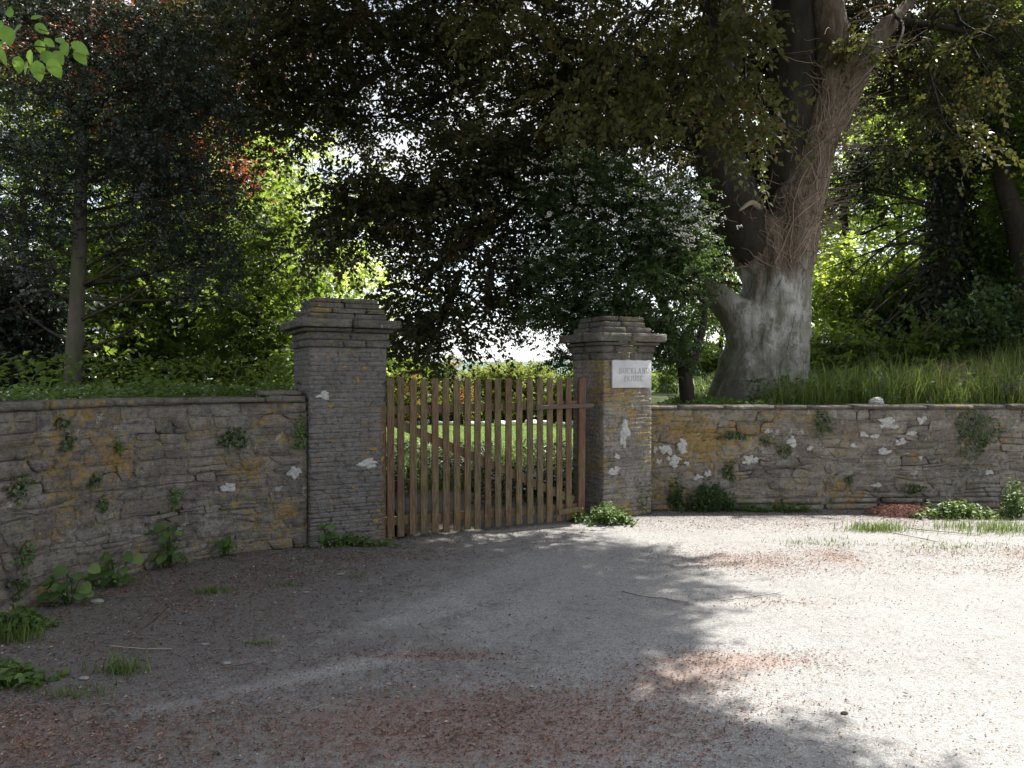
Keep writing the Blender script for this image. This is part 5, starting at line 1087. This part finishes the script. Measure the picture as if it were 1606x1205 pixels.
# ------------------------------------------------------------------ grasses and ground cover
def blades(O, rg, h, wdt, lean=0.4, segs=2):
    n = len(O); a = rg.uniform(0, 6.28, n); d = np.stack([np.cos(a), np.sin(a), 0 * a], -1); s = np.stack([-np.sin(a), np.cos(a), 0 * a], -1)
    h = (h * rg.uniform(.5, 1.15, n))[:, None]; ln = (lean * rg.uniform(.1, 1.3, n))[:, None]; W = wdt * rg.uniform(.6, 1.2, (n, 1))
    up = np.array([0, 0, 1.0])
    m = O + up * h * .55 + d * h * ln * .3; t = O + up * h * (1 - .3 * ln) + d * h * ln
    V = np.stack([O - s * W, O + s * W, m + s * W * .75, m - s * W * .75, t], 1).reshape(-1, 3); b = np.arange(n)[:, None] * 5
    return V, np.concatenate([b + np.array([[0, 1, 2]]), b + np.array([[0, 2, 3]]), b + np.array([[3, 2, 4]])])
def stuff(name, label, cat, V, Fc, mat, r):
    return tag(link(name, make_mesh(name, V, Fc, mat, False, r)), label, cat, kind='stuff')
rg = np.random.default_rng(140)
# long grass on the right bank
n = 26000; x = rg.uniform(3.4, 11.5, n); y = 9.55 + rg.random(n) ** 1.3 * 6; ok = np.hypot(x - 3.9, y - 11.5) > .75; x, y = x[ok], y[ok]
ok = fbm(x * .8, y * .8, 51) > .36; x, y = x[ok], y[ok]
O = np.stack([x, y, hR(x, y) - .06], -1); h = .24 + 1.15 * fbm(x * 1.7, y * 1.7, 52) ** 1.7 + .10 * sstep((x - 4.2) / 1.5); V, Fc = blades(O, rg, h, .0045, 1.0)
stuff('long_grass', 'long green grass on the bank above the right wall', 'grass', V, Fc, M['grass'], np.repeat(np.clip(rg.random(len(O)) * .7 + .5 * fbm(O[:, 0] * 1.1, O[:, 1] * 1.1, 53) * (rg.random(len(O)) < .5), 0, 1), 5))
# bleached grass tussock
n = 1300; c = P(1500, 600, 10.8); x = c[0] + rg.normal(size=n) * .40; y = c[1] + rg.normal(size=n) * .35; O = np.stack([x, y, hR(x, y) - .04], -1); V, Fc = blades(O, rg, np.full(n, .62), .004, 1.0)
stuff('dry_grass', 'bleached dry grass tussock on the bank near the right edge', 'grass', V, Fc, M['drygrass'], np.repeat(rg.random(n), 5))
# low herbs and leaves along the tops of both banks
def herb(name, label, O, rg, L, W, mat, k=5, spread=.05, lift=.1, cat='plants'):
    n = len(O); C = (O[:, None] + rg.normal(size=(n, k, 3)) * np.array([spread, spread, 0]) + np.array([0, 0, 1.0]) * rg.uniform(0, lift, (n, k, 1))).reshape(-1, 3)
    D = nrm(rg.normal(size=C.shape) * np.array([1, 1, .35]) + np.array([0, 0, .25])); Nn = nrm(np.array([0, 0, 1.0]) + rg.normal(size=C.shape) * .4); s = rg.uniform(.6, 1.25, len(C))
    V, Fc = leaf_faces(C, D, Nn, L * s, W * s); return stuff(name, label, cat, V, Fc, mat, np.repeat(rg.random(len(C)), 4))
n = 1500; u = rg.uniform(0.1, 5.5, n); t = .12 + rg.random(n) ** 1.5 * 2.2; Q = lwall(u, 0 * u, -t); Q[:, 2] = np.where(t < .4, LH + .045, hL(t, u) + .02); Q[:, 2] += rg.uniform(-.01, .04, n)
keep = (t > .3) | (fbm(u * 2, t, 61) > .55); herb('herb_layer', 'low leafy herbs growing along the top of the left wall', Q[keep], rg, .06, .042, M['weed'], 6, .07, .15)
n = 160; u = rg.uniform(.3, 5, n); t = rg.uniform(.25, 1.2, n); Q = lwall(u, 0 * u, -t); Q[:, 2] = hL(t, u) + rg.uniform(.1, .2, n); herb('white_flowers', 'tiny white flowers among the herbs above the left wall', Q, rg, .018, .018, M['blossom'], 3, .01, .01)
n = 900; x = rg.uniform(1.7, 4.2, n); y = rg.uniform(9.5, 11.8, n); O = np.stack([x, y, hR(x, y) - .03], -1); herb('herb_layer', 'low green herbs behind the right wall at the foot of the beech', O, rg, .07, .045, M['weed'], 5, .06, .12)
n = 1500; x = rg.uniform(3.4, 10, n); y = rg.uniform(9.6, 15, n); O = np.stack([x, y, hR(x, y) - .03], -1); herb('herb_layer', 'dark leafy undergrowth among the grass of the right bank', O, rg, .085, .055, M['hawthorn'], 6, .13, .42)
n = 7000; x = rg.uniform(1.0, 12, n); y = rg.uniform(13.5, 24, n); O = np.stack([x + y * .25, y, hR(x + y * .25, y) - .02], -1); herb('undergrowth', 'leafy woodland undergrowth behind the beech', O, rg, .12, .08, M['mid'], 5, .15, .6)
n = 3600; u = rg.uniform(-.2, 4.5, n); t = rg.uniform(2, 12, n); Q = lwall(np.clip(u, 0, None), 0 * u, -t); Q[:, 2] = hL(t, u); herb('undergrowth', 'leafy undergrowth in the wood behind the left wall', Q, rg, .09, .06, M['mid'], 5, .13, .5)
# shaded rough vegetation just inside the gate, then lawn
n = 5200; y = 8.9 + rg.random(n) * 7.2; x = rg.uniform(-.22, .13, n) * y; O = np.stack([x, y, 0 * x - .01], -1); O[:, 2] = -.02
ok = (fbm(x * 1.2, y * .8, 71) > .36) & (y > 9.6 + 1.2 * fbm(x * 2, y * 0, 5)); V, Fc = blades(O[ok], rg, .26 + .3 * fbm(x[ok] * 1.3, y[ok], 72), .006, .6)
stuff('rough_grass', 'dark shaded rough grass just inside the gate', 'grass', V, Fc, M['grass'], np.repeat(rg.random(int(ok.sum())) * .5, 5))
ok2 = (fbm(x * 1.2, y * .8, 75) > .45) & (y > 9.4); herb('ground_ivy', 'shaded ground ivy inside the gate', O[ok2], rg, .07, .05, M['ivydark'], 5, .08, .3)
n = 16000; y = rg.uniform(15.2, 25, n); x = rg.uniform(-.22, .16, n) * y; O = np.stack([x, y, 0 * x + .03], -1); V, Fc = blades(O, rg, np.full(n, .05), .006, .5); stuff('lawn_grass', 'short mown grass of the sunlit lawn', 'grass', V, Fc, M['grass'], np.repeat(rg.random(n) * .7 + .1, 5))

# ------------------------------------------------------------------ hazel branch reaching over the left wall near the camera
def leaf_shape(kind='ovate', n=7):
    """one leaf along +Y, unit length, slightly folded and drooping; returns V, tri faces"""
    t = np.linspace(0, 1, n)
    wv = {'ovate': 0.37 * np.sin(np.pi * t ** 0.8) ** 0.8 * (1 - .15 * t), 'heart': 0.52 * np.sin(np.pi * np.clip(t * .93 + .07, 0, 1) ** .62) ** .75}[kind]; wv[-1] = 0
    if kind == 'ovate': wv[0] = 0.02
    yb = t - (0.12 * np.exp(-(t / .12) ** 2) if kind == 'heart' else 0)
    mid = np.stack([0 * t, t, -.18 * t ** 2], -1); Lf = np.stack([-wv, yb, -.18 * t ** 2 + .10 * wv + .02 * np.sin(t * 19)], -1); Rt = np.stack([wv, yb, -.18 * t ** 2 + .10 * wv + .02 * np.sin(t * 17)], -1)
    V = np.concatenate([mid, Lf, Rt]); Fc = []
    for i in range(n - 1): Fc += [(i, i + 1, n + i + 1), (i, n + i + 1, n + i), (i, 2 * n + i, 2 * n + i + 1), (i, 2 * n + i + 1, i + 1)]
    return V, np.array(Fc)
def leaf_variants(kind, mat, nm):
    out = []
    for r in (0.1, .35, .6, .9): V, Fc = leaf_shape(kind); out.append(make_mesh(nm, V, Fc, mat, True, np.full(len(V), r)))
    return out
HZ = leaf_variants('ovate', M['hazel'], 'leaf'); HT = leaf_variants('heart', M['weed'], 'leaf')
def put_leaf(parent, meshes, p, d, nrmal, size, rg):
    y = Vector(d).normalized(); z = Vector(nrmal); x = y.cross(z).normalized(); z = x.cross(y)
    o = link('leaf', meshes[rg.integers(0, len(meshes))], parent); R = Matrix((x, y, z)).transposed().to_4x4()
    o.matrix_local = Matrix.Translation(Vector(p) - parent.location) @ R @ Matrix.Scale(size, 4); return o
rg = np.random.default_rng(150)
hb_ = np.array([-4.55, 3.3, 1.3]); hazel = thing('hazel_tree', 'hazel with fresh light-green leaves hanging into the top left corner', 'tree', tuple(hb_))
def stem(parent, rows, mat, name='stem', sides=6, n=14):
    V, Fc = tube(resample(rows, n), sides); return link(name, make_mesh(name, V - np.array(parent.location), Fc, mat, True), parent)
tipb = P(118, 78, 3.6); b1 = P(-10, 62, 3.6)
stem(hazel, [(*(hb_ - [0, 0, .1]), .03), (-4.4, 3.35, 2.3, .024), (-3.7, 3.5, 3.2, .016), (*(b1 - [.3, 0, -.02]), .009)], M['bark_grey'], 'stem', 8, 20)
stem(hazel, [(*(b1 - [.3, 0, -.02]), .009), (*b1, .006), (*P(50, 72, 3.6), .004), (*tipb, .002)], M['twig'], 'twig')
stem(hazel, [(*P(20, 66, 3.6), .004), (*P(50, 45, 3.65), .003), (*P(75, 50, 3.6), .0015)], M['twig'], 'twig')
for (px, py, ang_, s, dd) in ((30, 88, 260, .085, -.03), (48, 78, 250, .08, .02), (58, 95, 275, .10, -.02), (78, 92, 295, .10, 0), (66, 80, 300, .09, .06), (85, 80, 310, .085, .03), (100, 66, 285, .075, -.04), (112, 66, 335, .09, 0), (118, 78, 300, .085, .03), (35, 40, 200, .07, .04), (55, 38, 330, .07, .03), (48, 30, 30, .06, .08),
                             (8, 40, 290, .10, -.03), (2, 50, 250, .10, 0), (2, 75, 270, .085, 0), (70, 60, 320, .06, .08), (16, 28, 100, .06, .05), (88, 60, 340, .06, .06), (-6, 30, 280, .09, .05), (44, 98, 240, .07, .06), (60, 62, 275, .075, .09)):
    a = math.radians(ang_ + rg.uniform(-8, 8)); d = (math.cos(a), rg.uniform(-.35, .35), math.sin(a)); nn = (rg.uniform(-.4, .4), -1, rg.uniform(.1, .7)); put_leaf(hazel, HZ, P(px, py, 3.6 + dd), d, nn, s * .98, rg)
extra = [((-4.3, 3.4, 2.6), 10), ((-3.9, 3.5, 3.1), 10), ((-4.6, 3.2, 2.9), 10)]
for c, n in extra:
    for k in range(n): p = np.array(c) + rg.normal(size=3) * .18; put_leaf(hazel, HZ, p, rg.normal(size=3) - np.array([0, 0, .8]), rg.normal(size=3) * .4 + np.array([0, -.6, .6]), .08, rg)

# ------------------------------------------------------------------ weeds at the foot of the left wall: broad heart-shaped leaves
def gp(px, py):
    d = F * EYE / (py - 592); return np.array([(px - 803) / F * d, d, 0.0])
WEEDS = [(108, 948, 15, .09, .28, 'broad-leaved weed with big heart-shaped leaves, nearest the left edge'), (180, 920, 14, .085, .26, 'broad-leaved weed against the left wall, second from the left edge'), (268, 890, 18, .085, .40, 'tallest broad-leaved weed, climbing the left wall'),
         (352, 872, 10, .085, .18, 'low broad-leaved weed at the wall foot, between tallest weed and left pillar'), (512, 858, 10, .075, .22, 'broad-leaved weed at the foot of the left pillar')]
for i, (px, py, n, s, h, lb) in enumerate(WEEDS):
    rg = np.random.default_rng(160 + i); b = gp(px, py); t = thing('broadleaf_weed', lb, 'weed', tuple(b), 0, 'broad-leaved weeds along the left wall')
    for k in range(n):
        a = rg.uniform(-2.9, -.2) if k % 4 else rg.uniform(0, 6.28); r = rg.uniform(.03, .5) * h * .9; z = h * (.25 + .75 * rg.random()); tip = b + np.array([math.cos(a) * r * 1.2, math.sin(a) * r * .8, z])
        stem(t, [(*(b + [rg.normal() * .015, rg.normal() * .015, -.01]), .0035), (*((b + tip) / 2 + [0, 0, z * .2]), .003), (*tip, .002)], M['weed'], 'stalk', 5, 6)
        d = np.array([math.cos(a) * .8, math.sin(a) * .6 - .2, -.35]); put_leaf(t, HT, tip, d, (rg.normal() * .3, -.55, .8), s * rg.uniform(.6, 1.1), rg)
    m = 90; C = b + rg.normal(size=(m, 3)) * np.array([.09, .05, 0]) + np.array([0, 0, 1]) * rg.uniform(0, h * .55, (m, 1)); V, Fc = leaf_faces(C, nrm(rg.normal(size=C.shape) + np.array([0, -.3, .1])), nrm(rg.normal(size=C.shape) * .4 + np.array([0, -.3, 1])), .035, .026)
    tag(link('small_leaves', make_mesh('small_leaves', V - b, Fc, M['weed'], False, np.repeat(rg.random(m), 4)), t), kind='stuff')

# small-leaved weed mats and nettles by the right pillar and wall
def leafy_weed(name, label, base, w_, d_, h, n, mat, seed, L=.045, group=None):
    rg = np.random.default_rng(seed); t = thing(name, label, 'weed', tuple(base), 0, group); st = Bag(); lb_ = []
    for k in range(n):
        x, y = rg.normal() * w_ * .5, rg.normal() * d_ * .5; e = math.exp(-(x / w_) ** 2 * 1.2); hh = h * e * rg.uniform(.4, 1.1)
        top = np.array([x + rg.normal() * .05, y + rg.normal() * .04, hh]); V, Fc = tube([(x, y, -.01, .003), ((x + top[0]) / 2, (y + top[1]) / 2, hh * .55, .0025), (*top, .001)], 4); st.add(V, Fc)
        for q in range(9):
            f = rg.random() ** .7; lb_.append(np.array([x, y, 0]) * (1 - f) + top * f)
    st.build('stems', M['weed'], t)['kind'] = 'stuff'
    C = np.array(lb_); D = nrm(rg.normal(size=C.shape) * np.array([1, 1, .4]) + np.array([0, -.2, 0])); s = rg.uniform(.6, 1.2, len(C)); V, Fc = leaf_faces(C, D, nrm(np.array([0, -.3, 1.0]) + rg.normal(size=C.shape) * .4), L * s, L * .6 * s)
    tag(link('foliage', make_mesh('foliage', V, Fc, mat, False, np.repeat(rg.random(len(C)), 4)), t), kind='stuff'); return t
for i, (px, py, w_, d_, h, n, m, lb) in enumerate(((955, 822, .28, .14, .22, 80, 'weed', 'bright green weed mat at the foot of the right pillar'), (1000, 806, .12, .08, .42, 34, 'weed', 'upright leafy weed in front of the right pillar face'), (1058, 800, .13, .08, .48, 44, 'hawthorn', 'tall dark nettle clump against the right wall beside the pillar'), (1115, 802, .34, .12, .36, 120, 'hawthorn', 'wide dark nettle mass along the right wall near the pillar'),
        (1240, 803, .35, .06, .10, 40, 'weed', 'sparse low weeds at the middle of the right wall foot'), (1500, 812, .5, .12, .20, 110, 'weed', 'green weed strip at the wall foot right of the litter heap'), (1592, 812, .16, .12, .45, 50, 'weed', 'tall leafy weed at the right edge of the picture by the wall'), (1180, 803, .2, .05, .1, 24, 'weed', 'little weeds at the wall foot right of the nettles'),
        (560, 856, .35, .05, .10, 46, 'weed', 'thin weeds along the foot of the left pillar face'), (30, 990, .18, .12, .16, 60, 'weed', 'low leafy weed at the left edge below the wall'), (18, 1070, .16, .09, .10, 40, 'weed', 'small leafy weed on the gravel at the far left edge'), (905, 818, .12, .08, .15, 30, 'weed', 'weed tuft at the right foot of the gate'))):
    leafy_weed('leafy_weed', lb, gp(px, py), w_, d_, h, n, M[m], 180 + i, .05)
def tuft(label, px, py, w_, h, n, seed, mat='grass'):
    rg = np.random.default_rng(seed); b = gp(px, py); O = np.stack([rg.normal(size=n) * w_, rg.normal(size=n) * w_ * .5, np.full(n, -.005)], -1); V, Fc = blades(O, rg, np.full(n, h), .0035, .8)
    o = thing('grass_tuft', label, 'grass', tuple(b), 0, 'grass tufts on the drive'); tag(link('blades', make_mesh('blades', V, Fc, M[mat], False, np.repeat(rg.random(n) * .8, 5)), o), kind='stuff')
for i, a in enumerate((('long grass tuft on the apron, just left of the red-brown litter heap', 1372, 832, .16, .12, 420), ('grass patch near the right edge in front of the wall weeds', 1560, 832, .35, .13, 700), ('thin yellowish grass patch on the sunny gravel, middle right', 1280, 852, .22, .05, 200), ('small grass tuft on the gravel below the left wall middle', 336, 930, .07, .07, 150),
        ('wispy grass tuft at lower left among the litter', 190, 1055, .08, .12, 120), ('low grass tuft left of the wispy one, lower left', 118, 1090, .09, .05, 120), ('tiny grass tuft mid-left in front of the pillar', 450, 918, .06, .04, 70), ('thin grass patch beside the bleached stick', 1500, 858, .3, .05, 220), ('tiny grass tuft in the middle of the shaded gravel', 408, 1010, .05, .04, 60), ('grass clump at the left edge below the wall weeds', 12, 1005, .1, .14, 200), ('faint grass tuft on gravel left of the wheel track', 560, 905, .05, .03, 50))):
    tuft(*a, 220 + i)

# ivy and ferns rooted in the wall faces
def wall_ivy(label, mapf, u, v, ru, rv, n, seed, mat='ivy', L=.035, hang=0.0, name='ivy_clump'):
    rg = np.random.default_rng(seed); a = rg.uniform(0, 6.28, n); r = rg.random(n) ** .55 * (1 + .25 * np.sin(a * 3 + seed)); uu = u + ru * r * np.cos(a) * (1 - hang * (1 - np.sin(a)) * .3); vv = v + rv * r * np.sin(a); wd = .02 + rg.random(n) * .05 * (1.25 - r).clip(.2)
    C = mapf(uu, vv, wd); base = mapf(np.array([u]), np.array([v]), np.array([0.0]))[0]; e1 = mapf(np.array([u]), np.array([v]), np.array([1.0]))[0] - base
    D = nrm(rg.normal(size=C.shape) * .6 + np.array([0, 0, -.9]) + e1 * .25); Nn = nrm(e1 + rg.normal(size=C.shape) * .45); s = rg.uniform(.6, 1.2, n); V, Fc = leaf_faces(C, D, Nn, L * s, L * .9 * s)
    t = thing(name, label, 'ivy', tuple(base), 0, 'plants rooted in the walls'); tag(link('foliage', make_mesh('foliage', V - base, Fc, M[mat], False, np.repeat(rg.random(n), 4)), t), kind='stuff')
    st = Bag()
    for k in range(6):
        q = C[rg.integers(0, n)]; V, Fc = tube([(*(mapf(np.array([u]), np.array([v + rv * .5]), np.array([-.01]))[0] - base), .004), (*(q - base), .002)], 4); st.add(V, Fc)
    tag(st.build('stems', M['twig'], t), kind='stuff')
for i, a in enumerate((('thick ivy clump hanging over the right wall near the right edge', rwall, *rw_uv(1533, 677), .28, .30, 520), ('narrow ivy tuft under the coping at the middle of the right wall', rwall, *rw_uv(1290, 662), .12, .18, 150), ('ivy sprig high on the right wall, nearest the pillar', rwall, *rw_uv(1148, 682), .18, .05, 90), ('bright leafy sprig in the right wall above the nettles', rwall, *rw_uv(1140, 738), .09, .12, 110),
        ('little green sprig low in the middle of the right wall', rwall, *rw_uv(1332, 752), .05, .05, 30), ('small ivy tuft in the right wall between the two upper ivy clumps', rwall, *rw_uv(1228, 706), .1, .09, 60), ('faint ivy tuft at the right wall above the litter heap', rwall, *rw_uv(1432, 766), .14, .07, 70), ('sparse ivy on the right wall below the coping, left part', rwall, *rw_uv(1200, 690), .10, .06, 50))):
    wall_ivy(a[0], a[1], a[2], a[3], a[4], a[5], a[6], 240 + i)
def lw_uv(px, py):
    # meet the sight line with the wall curve
    k = (px - 803) / F; us = np.linspace(0, 5, 800); x, y, _, _ = lw(us); j = int(np.argmin(abs(x - k * y))); return float(us[j]), EYE - (py - 592) / F * float(y[j])
for i, a in enumerate((('round ivy clump high on the left wall near the pillar', 367, 686, .12, .10, 160), ('ivy in the corner between left wall and left pillar', 472, 680, .06, .16, 100), ('small green tuft high on the left wall, upper middle', 101, 690, .05, .07, 45), ('leafy sprig beside the orange lichen on the left wall', 272, 778, .05, .09, 55), ('green tuft at the left end of the left wall', 26, 765, .09, .09, 60),
        ('tuft low on the left wall near the left edge', 32, 870, .08, .09, 60), ('small sprig in the middle of the left wall', 143, 752, .05, .05, 32), ('little fern below the middle sprig of the left wall', 158, 790, .05, .06, 36), ('sprig just under the coping of the left wall', 92, 660, .06, .05, 32), ('thin dark tuft on the left wall right of the upper tufts', 182, 700, .03, .07, 30), ('tuft at the very foot of the left wall at the left edge', 25, 918, .09, .07, 60))):
    u, v = lw_uv(a[1], a[2]); wall_ivy(a[0], lwall, u, v, a[3], a[4], a[5], 260 + i, 'ivy' if i % 2 == 0 else 'weed', .034)

# ------------------------------------------------------------------ loose things on the ground
rg = np.random.default_rng(170)
n = 300000; x = rg.uniform(-3.6, 7, n); y = rg.uniform(2.3, 9.0, n); m = litter(x, y) + .17 * dirt_shade(x, y) * (fbm(x * 1.3, y * 1.3, 88) > .42) + .002; m = m * (.25 + 1.6 * fbm(x * 3, y * 3, 91) ** 1.5)
ok = rg.random(n) < np.clip(m, 0, .9); _, yw, _, _ = lw(0.0); x, y = x[ok], y[ok]; n = len(x)
O = np.stack([x, y, dz(x, y) + .004 + rg.random(n) * .004], -1); s = rg.uniform(.5, 1.3, n); V, Fc = leaf_faces(O, nrm(np.stack([rg.normal(size=n), rg.normal(size=n), rg.normal(size=n) * .15], -1)), nrm(np.array([0, 0, 1.0]) + rg.normal(size=(n, 3)) * .35), .017 * s, .0065 * s, .25)
stuff('fallen_bud_scales', 'red-brown beech bud scales littering the drive', 'leaf litter', V, Fc, M['flake'], np.repeat(rg.random(n), 4))
# coarser debris: leaf scraps and straw, thickest under the tree
M['scrap'] = leaf_mat('leaf_scrap', [(0, (0.05, 0.035, 0.028)), (0.5, (0.14, 0.10, 0.07)), (0.85, (0.26, 0.20, 0.15)), (1, (0.42, 0.37, 0.30))], [(0, (0.05, 0.03, 0.02)), (1, (0.2, 0.14, 0.08))], 0.1, 0.9, 0.1)
n = 75000; x = rg.uniform(-3.5, 6.5, n); y = rg.uniform(2.4, 8.9, n); ok = rg.random(n) < np.clip((.55 * dirt_shade(x, y) + .25 * litter(x, y) + .004) * (.3 + 1.5 * fbm(x * 2, y * 2, 95)), 0, 1); x, y = x[ok], y[ok]; n = len(x); st_ = rg.random(n) < .45
L_ = np.where(st_, rg.uniform(.02, .06, n), rg.uniform(.010, .026, n)); W_ = np.where(st_, .0028, L_ * .6); O = np.stack([x, y, dz(x, y) + .006 + rg.random(n) * .006], -1)
V, Fc = leaf_faces(O, nrm(np.stack([rg.normal(size=n), rg.normal(size=n), rg.normal(size=n) * .08], -1)), nrm(np.array([0, 0, 1.0]) + rg.normal(size=(n, 3)) * .4), L_, W_, .2)
stuff('leaf_scraps', 'brown leaf scraps and straw scattered over the shaded gravel', 'leaf litter', V, Fc, M['scrap'], np.repeat(rg.random(n), 4))
# loose chippings
n = 9000; y = 2.4 + rg.random(n) ** 1.4 * 6.6; x = rg.uniform(-3.4, 6.5, n); s = .0038 * rg.uniform(.6, 1.6, n)
base = np.array([(1, 0, 0), (-.5, .87, 0), (-.5, -.87, 0), (0, 0, .9), (0, 0, -.5)]); ro = rg.uniform(0, 6.28, n); cs, sn = np.cos(ro), np.sin(ro)
B = base[None] * rg.uniform(.6, 1.3, (n, 5, 1)); bx_ = B[..., 0] * cs[:, None] - B[..., 1] * sn[:, None]; by_ = B[..., 0] * sn[:, None] + B[..., 1] * cs[:, None]; V = np.stack([x[:, None] + bx_ * s[:, None], y[:, None] + by_ * s[:, None], (dz(x, y) + .002)[:, None] + B[..., 2] * s[:, None]], -1).reshape(-1, 3)
Fc = (np.arange(n)[:, None, None] * 5 + np.array([(0, 1, 3), (1, 2, 3), (2, 0, 3), (1, 0, 4), (2, 1, 4), (0, 2, 4)])[None]).reshape(-1, 3)
stuff('loose_chippings', 'loose grey stone chippings over the drive', 'gravel', V, Fc, M['chip'], np.repeat(rg.random(n), 5))
# heap of red-brown scales against the right wall
c = gp(1412, 808); hp = thing('litter_heap', 'red-brown heap of bud scales against the right wall', 'leaf litter', tuple(c)); n = 2600; r = rg.random(n) ** .5; a = rg.uniform(0, 6.28, n)
ang = np.linspace(0, 6.28, 25)[:-1]; V = [(0, 0, .12)]
for rr_, zz in ((.35, .105), (.7, .055), (1.0, -.005)): V += [(math.cos(t) * rr_ * .30 * (1 + .1 * math.sin(t * 3)), math.sin(t) * rr_ * .16, zz) for t in ang]
Fc = [(0, 1 + i, 1 + (i + 1) % 24) for i in range(24)]
for k in range(2):
    for i in range(24): j = (i + 1) % 24; Fc += [(1 + k * 24 + i, 25 + k * 24 + i, 25 + k * 24 + j), (1 + k * 24 + i, 25 + k * 24 + j, 1 + k * 24 + j)]
M['heap'] = plain('bud_scale_heap', (0.11, 0.055, 0.045), .95, 0, .5, 60); link('mound', make_mesh('mound', np.array(V, float), np.array(Fc), M['heap'], True), hp)
O = np.stack([np.cos(a) * r * .42, np.sin(a) * r * .2, .115 * np.sqrt((1 - r ** 2).clip(0)) + .004], -1); V, Fc = leaf_faces(O, nrm(rg.normal(size=O.shape) * np.array([1, 1, .3])), nrm(np.array([0, -.2, 1.0]) + rg.normal(size=O.shape) * .4), .02, .008, .25)
tag(link('scales', make_mesh('scales', V, Fc, M['flake'], False, np.repeat(rg.random(n) * .7, 4)), hp), kind='stuff')

def stick(label, pts, r, mat, seed, cat='stick', forks=0):
    rg = np.random.default_rng(seed); P_ = [gp(*p) for p in pts]; c = np.mean(P_, 0); r = r * .62; rows = [(q[0] - c[0], q[1] - c[1], r * .8 + .008 + rg.random() * r, r * (1 - .5 * i / len(P_))) for i, q in enumerate(P_)]
    t = thing('fallen_stick', label, cat, (c[0], c[1], 0), 0, 'sticks and twigs on the drive'); q = resample(rows, 16); q[:, :2] += rg.normal(size=(16, 2)) * r * .6; V, Fc = tube(q, 6); link('stem', make_mesh('stem', V, Fc, mat, True), t)
    for k in range(forks):
        s = q[rg.integers(4, 13)]; d = nrm(q[-1, :3] - q[0, :3]) + rg.normal(size=3) * np.array([.5, .5, .05]); e = s[:3] + d * .12; e[2] = max(.006, e[2]); V, Fc = tube([(*s[:3], r * .5), (*((s[:3] + e) / 2), r * .4), (*e, r * .2)], 5); link('side_twig', make_mesh('side_twig', V, Fc, mat, True), t)
stick('bleached pale stick lying in front of the right wall', [(1430, 832), (1480, 837), (1535, 840)], .012, M['palestick'], 1)
stick('thin brown twig at the edge of the tree shadow, right of middle', [(975, 930), (1010, 938), (1045, 942), (1080, 948)], .005, M['stick'], 2, forks=2)
stick('long slanting twig on the gravel below the left wall', [(195, 1005), (240, 975), (275, 945), (320, 938)], .008, M['stick'], 3, forks=2)
stick('thin twig running along the ground below the left wall weeds', [(150, 936), (200, 940), (260, 935), (330, 934)], .005, M['stick'], 4, forks=1)
stick('twig along the foot of the wall left of the pillar', [(345, 876), (380, 881), (420, 872), (460, 862)], .008, M['stick'], 5, forks=1)
stick('dark twig on the shaded gravel, lower left of middle', [(345, 1052), (372, 1047), (400, 1042)], .006, M['stick'], 6, forks=2)
stick('slender brown twig in the sunlit gravel, right of middle', [(1130, 945), (1170, 940), (1225, 932)], .004, M['stick'], 7)
stick('short forked twig by the bleached stick', [(1400, 838), (1440, 846), (1470, 852)], .006, M['stick'], 8, forks=2)
stick('pale thin twig on the gravel at lower left', [(170, 1016), (225, 1020), (270, 1020)], .004, M['palestick'], 9)
stick('twig near the bottom of the shaded litter, left', [(240, 1085), (280, 1070), (300, 1068)], .004, M['stick'], 10)
for i, (px, py, s, lb) in enumerate(((152, 946, .035, 'small white stone chip at the foot of the left wall weeds'), (480, 930, .016, 'white pebble on shaded gravel, upper left'), (534, 902, .02, 'pale pebble between left pillar and wheel track'), (322, 1012, .016, 'white pebble in the middle of the shaded gravel'), (355, 1042, .018, 'pale pebble beside the dark twig'), (132, 1066, .02, 'white pebble among the litter at lower left'), (1324, 1120, .014, 'dark speck of stone on the sunny gravel'))):
    rr = np.random.default_rng(800 + i); bm = bmesh.new(); bmesh.ops.create_icosphere(bm, subdivisions=2, radius=s)
    for v in bm.verts: v.co = Vector((v.co.x * 1.5, v.co.y * .8, v.co.z * .5)) * rr.uniform(.85, 1.12)
    me = bpy.data.meshes.new('pebble'); bm.to_mesh(me); bm.free(); me.materials.append(M['pebble'] if i < 6 else M['bark_dark']); b = gp(px, py); tag(link('pebble', me, None, (b[0], b[1], s * .35)), lb, 'stone', 'pebbles on the drive')
# white rock on the right coping, and a mossy slab at the right edge
rr = np.random.default_rng(90); bm = bmesh.new(); bmesh.ops.create_icosphere(bm, subdivisions=3, radius=1)
for v in bm.verts:
    k = 1 + .55 * (fbm(np.array(v.co.x * 2.2 + 3 + v.co.y), np.array(v.co.z * 2.2 + v.co.y * 2), 6) - .5) * 2; v.co = Vector((v.co.x * .095, v.co.y * .07, max(v.co.z, -.6) * .062)) * float(k)
me = bpy.data.meshes.new('rock'); bm.to_mesh(me); bm.free(); me.materials.append(M['pale_rock'])
tag(link('rock', me, None, ((1374 - 803) / F * 9.25, 9.25, RH + .045 + .036)), 'pale white rock lying on top of the right wall', 'rock')
sb = thing('stone_slab', 'dark mossy stone slab in the bank at the right edge of the picture', 'slab', (*P(1600, 592, 10.0)[:2], 1.35))
for z0, z1, w_ in ((0, .10, .45), (.105, .19, .38)):
    V, Q = box((-w_, -.25, z0), (w_, .25, z1)); V = V + rr.normal(size=V.shape) * .012; link('stone', make_mesh('stone', V, Q, M['cap']), sb)
